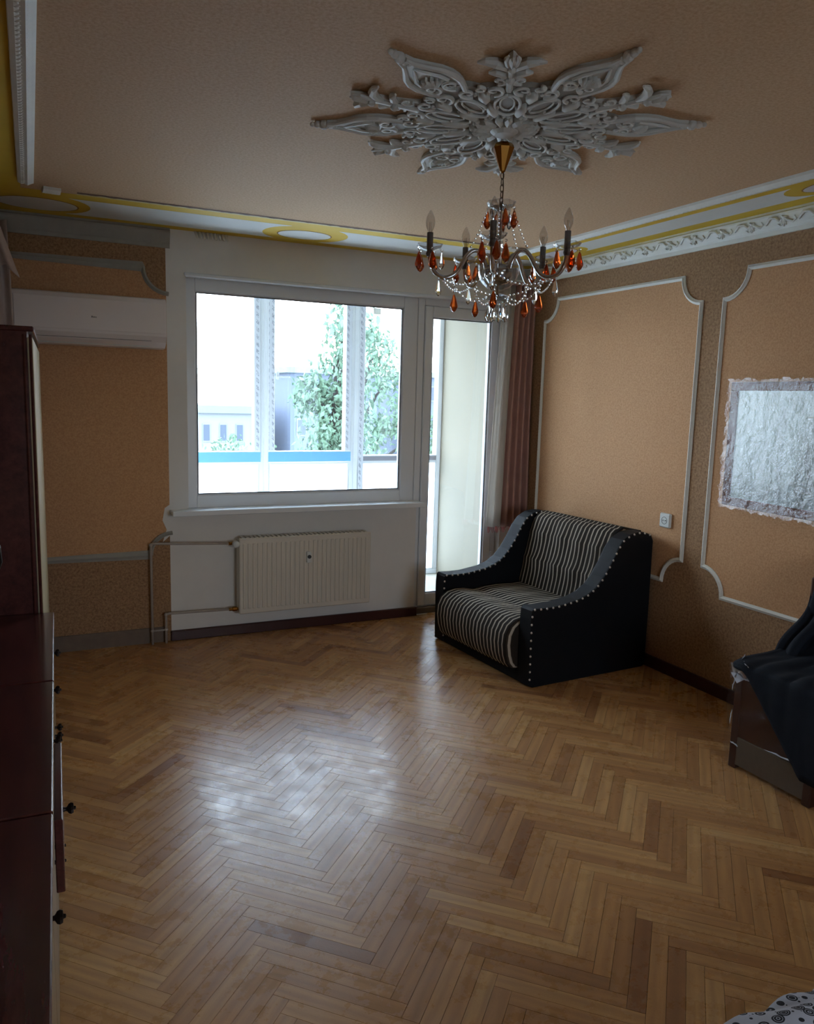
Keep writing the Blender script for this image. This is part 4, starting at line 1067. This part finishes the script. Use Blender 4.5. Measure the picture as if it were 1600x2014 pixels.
new_obj('hanging_wedge', BX(-.004, .0, -.70, -.1, .25, .40), m_redwood, mi)
mi.location = (-.004, -2.03, 1.09)

# ------------------------------------------------------------------ wrapped stool/armchair with jacket, right
bxr = thing('wrapped_armchair', 'dark wood armchair wrapped in clear film by the right wall', 'armchair', (-.62, -2.73, 0))
bm = B(); box(bm, .0, .04, -.42, -.38, 0, .47, .004); box(bm, 0, .04, -.04, 0, .0, .47, .004); box(bm, .52, .56, -.42, -.38, 0, .47, .004); box(bm, .52, .56, -.04, 0, 0, .47, .004)
box(bm, .004, .556, -.40, -.02, .15, .44, .004); new_obj('body', bm, m_redwood, bxr)
new_obj('lower_panel', BX(.002, .02, -.385, -.035, .02, .15, bev=.002), m_fibre, bxr)
new_obj('seat', BX(-.004, .40, -.425, .005, .44, .475, bev=.008), m_redwood, bxr)
new_obj('backrest', BX(.42, .56, -.42, 0, .44, .86, bev=.02), m_redwood, bxr)
random.seed(4)
def wfn(u, w_):
    # wraps west face and the far (+y) face
    s = u*.98; z = .012+.475*w_
    if s < .45: x, y = -.012, -.435+s
    else: x, y = -.012+(s-.45), .015
    j = .008*math.sin(11*u+9*w_)*math.sin(8*w_+14*u)
    return (x-(j+random.uniform(0, .004)), y+random.uniform(-.003, .003)+(j if s >= .45 else 0), z+random.uniform(-.004, .004))
bm = B(); grid(bm, 40, 22, wfn); new_obj('film_wrap', bm, m_film, bxr, smooth=True)
bm = B()
for k in range(26):
    c0 = Vector((-.004+random.uniform(-.01, .05), -.02+random.uniform(-.05, .02), .462+random.uniform(-.03, .02)))
    e = Euler([random.uniform(0, PI) for _ in range(3)]).to_matrix()
    q = [c0+e@Vector(v_)*random.uniform(.018, .04) for v_ in ((-1, -.6, 0), (1, -.7, .3), (.8, .8, -.2), (-.9, .7, .3))]
    bm.faces.new([bm.verts.new(v_) for v_ in q])
new_obj('crumpled_corner', bm, mat('bright_film', (200, 205, 215), .25, var=.1, vscale=60), bxr)
random.seed(9)
m_bright = mat('film_glint_paint', (200, 206, 214), .12, var=.1, vscale=60)  # pale tubes standing in for glints of light on the film
for (a, b, wd) in (((-.016, -.37, .175), (-.020, -.20, .165), .004), ((-.018, -.02, .13), (-.016, -.06, .115), .004), ((-.006, .003, .20), (-.005, .002, .27), .0025), ((-.006, .003, .36), (-.005, .002, .43), .0025)):
    a, b = Vector(a), Vector(b); bm = B(); pts = [a.lerp(b, k/6)+Vector((-.003*math.sin(k), random.uniform(-.003, .003), random.uniform(-.003, .003))) for k in range(7)]
    tube(bm, pts, [wd*x for x in (.2, .8, 1, .7, 1, .6, .1)], 5); new_obj('film_glint', bm, m_bright, bxr, smooth=True)
jk = thing('jacket', 'dark navy jacket draped over the wrapped armchair', 'jacket', (-.62, -2.73, 0))
def jfn(u, w_):
    # u: along y (0 far .. 1 near), w: from front hem up over seat then up the back
    y = -.02-.47*u + .02*math.sin(w_*6)
    key = [(-.016, .47-.36*min(1, max(.0, u*1.5-.15))), (-.022, .40), (-.018, .488), (.05, .500), (.18, .505), (.30, .520), (.37, .60), (.41, .74), (.44, .86), (.50, .905), (.58, .89), (.585, .70)]
    key[1] = (-.026, (key[0][1]+.488)/2)
    t = w_*(len(key)-1); i = min(int(t), len(key)-2); f = t-i
    x = key[i][0]*(1-f)+key[i+1][0]*f; z = key[i][1]*(1-f)+key[i+1][1]*f
    if w_ > .5: y = y*(1-.25*(w_-.5)) - .03*(w_-.5)
    b = .012*math.sin(9*u+5*w_)*math.sin(6*w_)+.006*math.sin(23*u-8*w_)
    x -= abs(b)*(1.2 if w_ > .45 else .4); z += abs(b)*.8 if .15 < w_ < .6 else 0
    return (x, y, z)
bm = B(); grid(bm, 36, 60, jfn); solidify(new_obj('body', bm, m_cloth, jk, smooth=True), .006, 1)
def jf2(u, w_):
    # sleeve / side panel falling from the backrest top towards the seat at the far side
    x = .56-.30*w_-.04*math.sin(u*PI); z = .90-.42*w_+.02*math.sin(u*7); y = -.06+.10*(u-.5)+.02*math.sin(w_*9)
    return (x-.02*math.cos(u*PI*2), y, z)
bm = B(); grid(bm, 12, 20, jf2); solidify(new_obj('sleeve', bm, m_cloth, jk, smooth=True), .02, 0)

# ------------------------------------------------------------------ bed corner, lower right
bed = thing('bed', 'corner of a low bed in the lower right foreground', 'bed', (-2.36, -4.20, 0))
bm = B(); box(bm, .02, 1.5, -1.0, -.02, .14, .26, .006)
new_obj('base', bm, m_redwood, bed); new_obj('mattress', BX(.01, 1.51, -1.01, -.01, .26, .425, bev=.02), m_sheer, bed)
for (x, y) in ((.06, -.06), (1.42, -.06), (.06, -.94), (1.42, -.94)): new_obj('leg', BX(x, x+.05, y-.05, y, 0, .14, bev=.004), m_redwood, bed)
sh = thing('bedspread', 'white cotton bedspread printed with black medallions on the bed', 'bedspread', (-2.36, -4.20, 0))
def bfn(u, w_):
    key = [(.022, .20), (.024, .36), (.012, .425), (-.03, .443), (-.12, .446), (-.3, .444), (-.6, .444), (-1.02, .444)]
    t = w_*(len(key)-1); i = min(int(t), len(key)-2); f = t-i
    y = key[i][0]*(1-f)+key[i+1][0]*f; z = key[i][1]*(1-f)+key[i+1][1]*f; x = -.02+1.55*u
    b = .010*math.sin(17*u+3*w_)*math.sin(9*w_+2*u)+.006*math.sin(41*u-11*w_)
    if w_ < .3: y += abs(b)*1.4
    z += abs(b)*(1 if w_ > .25 else .2)
    return (x, y, z)
bm = B(); grid(bm, 90, 44, bfn); solidify(new_obj('cover', bm, m_print_cloth, sh, smooth=True), .003, 1)
